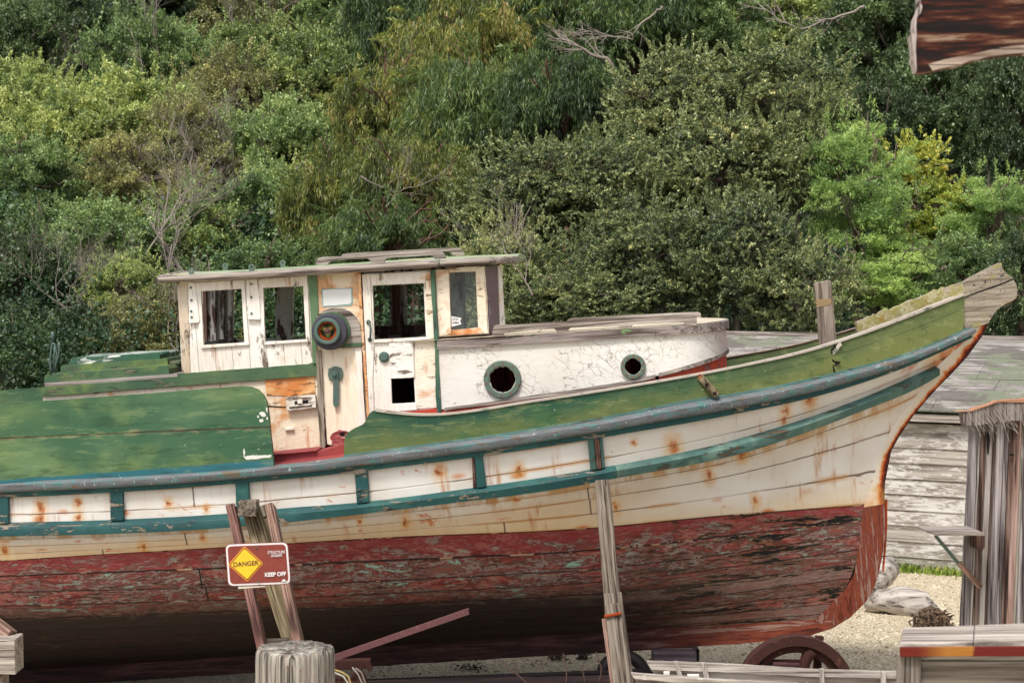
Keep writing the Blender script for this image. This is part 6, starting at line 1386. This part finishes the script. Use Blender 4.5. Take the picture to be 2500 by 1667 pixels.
SHR=[
 ('bush',1640,260,37.5,330,300,'upper left dome of the tall grey-green shrub, reaching towards the eucalyptus'),
 ('bush',1880,250,37,420,330,'upper right dome of the tall grey-green shrub with small yellow leaves'),
 ('bush',1945,400,36,220,330,'right shoulder of the tall grey-green shrub beside the willow'),
 ('bush',1760,420,36,420,340,'middle part of the tall grey-green shrub with dark hollow under its dome'),
 ('bush',1290,490,35.5,400,300,'rounded grey-green shrub above the front window of the wheelhouse'),
 ('bush',1500,460,36,380,300,'grey-green shrub between the low dome and the tall dome'),
 ('bush',1570,640,34,420,340,'grey-green shrub right above the cabin portholes and hand rail'),
 ('bush',1240,680,34,300,300,'twiggy grey-green shrub directly right of the wheelhouse roof'),
 ('bush',1800,640,34,380,340,'dark grey-green shrub left of the samson post'),
 ('bush',1960,720,33.5,300,280,'low shrub behind the samson post above the shed roof'),
 ('bush',1400,740,33,360,200,'low dark shrub behind the trunk cabin hand rails'),
]
for t in TREES: tree(*t, G1)
for t in SHR: tree(*t, G2)
# backfill: the wood that closes every gap, one mass
def wood_mass():
    P=[];D=[];T=[];Z=[]
    for (px,py,Dd,w_,h_) in [(x+NR.uniform(-60,60),y+NR.uniform(-40,40),d,520,420) for (y,d) in ((-60,106),(60,100),(180,90),(300,82),(430,74),(560,60),(690,50),(820,41),(930,36)) for x in range(-1000,3500,330)]:
        c=at(px,py,Dd); c=np.array(c); rx=w_*Dd/5000/2; rz=h_*Dd/5000/2
        s=sph(26,-.6)*np.array([rx,rx*.6,rz])*.8; q=(c+s)
        n=95 if Dd>55 else 170
        for p in q:
            r=.35*rx*NR.uniform(.5,1.1); u=sph(n,-.6); P.append(p+u*r*NR.uniform(.6,1,(len(u),1))); Z.append(np.full((len(u),1),.17 if Dd>75 else .12 if Dd>48 else .085)); D.append(NR.normal(size=(len(u),3))); T.append(np.clip(NR.normal(.45,.12)+NR.normal(0,.1,len(u)),0,1))
    P=np.concatenate(P);D=np.concatenate(D);T=np.concatenate(T)
    me=leaves_mesh('hillside_wood',P,D,np.concatenate(Z),.6,leaf_material('hillside_wood_leaves',[(.2,'#1c2e1f'),(.5,'#2f4a2b'),(.75,'#47623a'),(.95,'#62804e')]),T)
    o=bpy.data.objects.new('hillside_wood',me); COL.objects.link(o); tag(o,'dense dark woodland filling the slope between and behind the nearer trees','woodland',kind='stuff')
wood_mass()
# bare trees and dead branches
def bare(name, base, tip_spread, H, seed, label, rad=.05, depth=5, lean=(0,0), grp='bare grey trees among the foliage', mat=M_TWIG):
    rng=random.Random(seed); mb=MB()
    def grow_(p,d,L,r,lev):
        pts=[p];q=p;dd=d
        for _ in range(4):
            dd=(dd+Vector((rng.uniform(-1,1),rng.uniform(-1,1),rng.uniform(-.5,.9)))*.22).normalized(); q=q+dd*L/4; pts.append(q)
        mb.tube(pts,[r*(1-.13*i) for i in range(5)],4 if lev<3 else 5,cap=False)
        if lev<=0: return
        for _ in range(rng.choice((2,3,3))):
            i=rng.randint(2,4); nd=(dd+Vector((rng.uniform(-1,1),rng.uniform(-.7,.7),rng.uniform(-.6,.9)))*tip_spread).normalized(); grow_(pts[i],nd,L*rng.uniform(.6,.85),r*.6,lev-1)
    grow_(Vector((0,0,0)),Vector((lean[0],lean[1],1)).normalized(),H*.33,rad,depth)
    o=mb.build(name,mat,None,smooth=True,M=Matrix.Translation(base)); tag(o,label,'bare tree',grp)
BT=[(300,640,47,400,'dense spray of bleached bare branches left of the wheelhouse roof',(.9,0),3),(395,700,40.5,330,'bleached bare tree standing behind the rear corner of the wheelhouse roof',(.1,0),5),(215,830,40,330,'purple-grey bare tree above the stern hatch',(-.3,0),8),(130,800,41,260,'bare twiggy tree behind the iron line guide at the stern',(.4,0),9),
    (470,480,58,260,'pale forked bare trunk in the middle of the left slope',(-.1,0),12),(560,430,59,240,'slender pale bare tree with crooked stem right of the forked one',(.2,0),13),(160,330,73,260,'bare brownish tree in the dark hollow on the left',(-.1,0),14),(400,150,71,260,'thin pale leaning dead tree near the top, left of centre',(-.4,0),15),
    (560,170,80,220,'grey tangled bare crown at the top of the left slope',(.3,0),16),(1300,700,32.5,170,'bare sticks leaning in the shrub right of the wheelhouse',(-.3,0),18),
    (930,500,43,160,'thin bare branches in the olive eucalyptus above the roof',(.7,0),24),(480,900,35.5,260,'tangle of fine bare twigs low behind the stern hatch',(-.6,0),25)]
for (px,py,D_,h_,lab,ln,sd_) in BT:
    b0=at(px,py+.12*h_,D_-.3); H_=h_*D_/5000
    bare('bare_tree',b0,.75,H_*1.35,sd_,lab,rad=.008*H_+.006,lean=ln,depth=6)
for i,(x,y,h_,lab) in enumerate(((2233,1392,.55,'tall leafy green weed at the foot of the clapboard wall, the taller one'),(2178,1388,.5,'bushy green weed at the foot of the clapboard wall, half hidden by the stem'),(2205,1391,.35,'low dense green weed between the two taller weeds'))):
    c=ground(x,y-2); n=420; hgt_=NR.uniform(.02,1,(n,1)); P=np.array(c)+np.concatenate([NR.normal(0,.07,(n,2))*(1.25-hgt_),hgt_*h_],axis=1)
    me=leaves_mesh('weed',P-np.array(c),NR.normal(size=(n,3))+np.array([0,0,.6]),.07,.35,K['willow']['meshes'][0].materials[0],np.clip(NR.normal(.35,.12,n),0,1)); o=bpy.data.objects.new('weed',me); COL.objects.link(o); o.location=c; tag(o,lab,'weed','weeds by the shed wall')

def branch(pts, D, r, label, seed, tw=10):
    rng=random.Random(seed); P=[at(x,y,D+.7+rng.uniform(-.15,.15)) for x,y in pts]; c0=P[0].copy(); Q=[p-c0 for p in P]
    R_=[Q[0]]; 
    for a,b in zip(Q,Q[1:]):
        for k in (1,2,3): R_.append(a.lerp(b,k/3)+Vector((rng.uniform(-1,1),0,rng.uniform(-1,1)))*.03)
    n=len(R_); r*=.5; mb=MB().tube(R_,[r*(1-.75*i/(n-1)) for i in range(n)],6)
    for _ in range(tw):
        i=rng.randint(2,n-2); p=R_[i]; d=((R_[min(i+2,n-1)]-p).normalized()+Vector((rng.uniform(-.8,.8),rng.uniform(-.6,.6),rng.uniform(-.5,.9)))).normalized()*rng.uniform(.3,.8)
        q=p+d*.5+Vector((0,0,rng.uniform(-.06,.08))); mb.tube([p,q,p+d],[r*.45,r*.3,.005],4,cap=False)
        for _ in range(3):
            e=(d.normalized()+Vector((rng.uniform(-1,1),rng.uniform(-.6,.6),rng.uniform(-.7,.7)))).normalized()*rng.uniform(.15,.35); mb.tube([q,q+e],[.006,.003],3,cap=False)
    o=mb.build('dead_branch',M_TWIG,None,smooth=True,M=Matrix.Translation(c0)); tag(o,label,'branch','dead branches showing in the foliage')
ZQ=zz(1250,0,1.8816)
branch([(392,758),(374,765),(352,795),(325,818),(300,826),(262,822),(225,800),(200,770),(180,742)],37.5,.07,'long pale curved limb sweeping down left of the rear cabin wall',1,22)
branch([(470,690),(430,640),(402,600),(380,560),(374,520)],44,.06,'bleached dead limb rising above the left end of the wheelhouse roof',2,18)
branch(ZL(ZQ,[(690,30),(660,65),(575,125),(555,180),(430,170),(350,150),(270,178)]),40.5,.05,'pale kinked branch crossing the dark eucalyptus at the top',3,14)
branch(ZL(ZQ,[(480,360),(440,270),(330,235),(250,190),(160,180)]),41,.09,'thick red-brown limb in the heart of the dark eucalyptus',4,12)
branch(ZL(ZQ,[(1620,30),(1570,50),(1480,85),(1330,130),(1230,100),(1140,30)]),44,.07,'long brown bough arching above the tall shrub near the top edge',5,14)
branch([(1120,650),(1135,600),(1128,560),(1090,530)],41,.03,'thin twisting grey branch above the wheelhouse roof front',6,8)
branch([(1290,640),(1270,590),(1250,540),(1235,500)],33,.035,'straight pale stem in the rounded shrub right of the wheelhouse',7,10)
branch([(880,430),(960,470),(1020,455),(1080,430)],42,.03,'slender grey branch in the olive eucalyptus above the roof eyes',8,8)
branch([(460,420),(470,370),(440,320),(455,270)],57,.06,'pale crooked branch in the middle of the left slope',9,10)
branch([(330,250),(350,190),(340,130),(320,80)],69,.06,'thin pale trunk line in the dark trees at the upper left',10,8)
branch([(640,430),(655,380),(630,330),(640,290)],58,.05,'crooked grey stem in the green crown left of the yellowish eucalyptus',11,10)
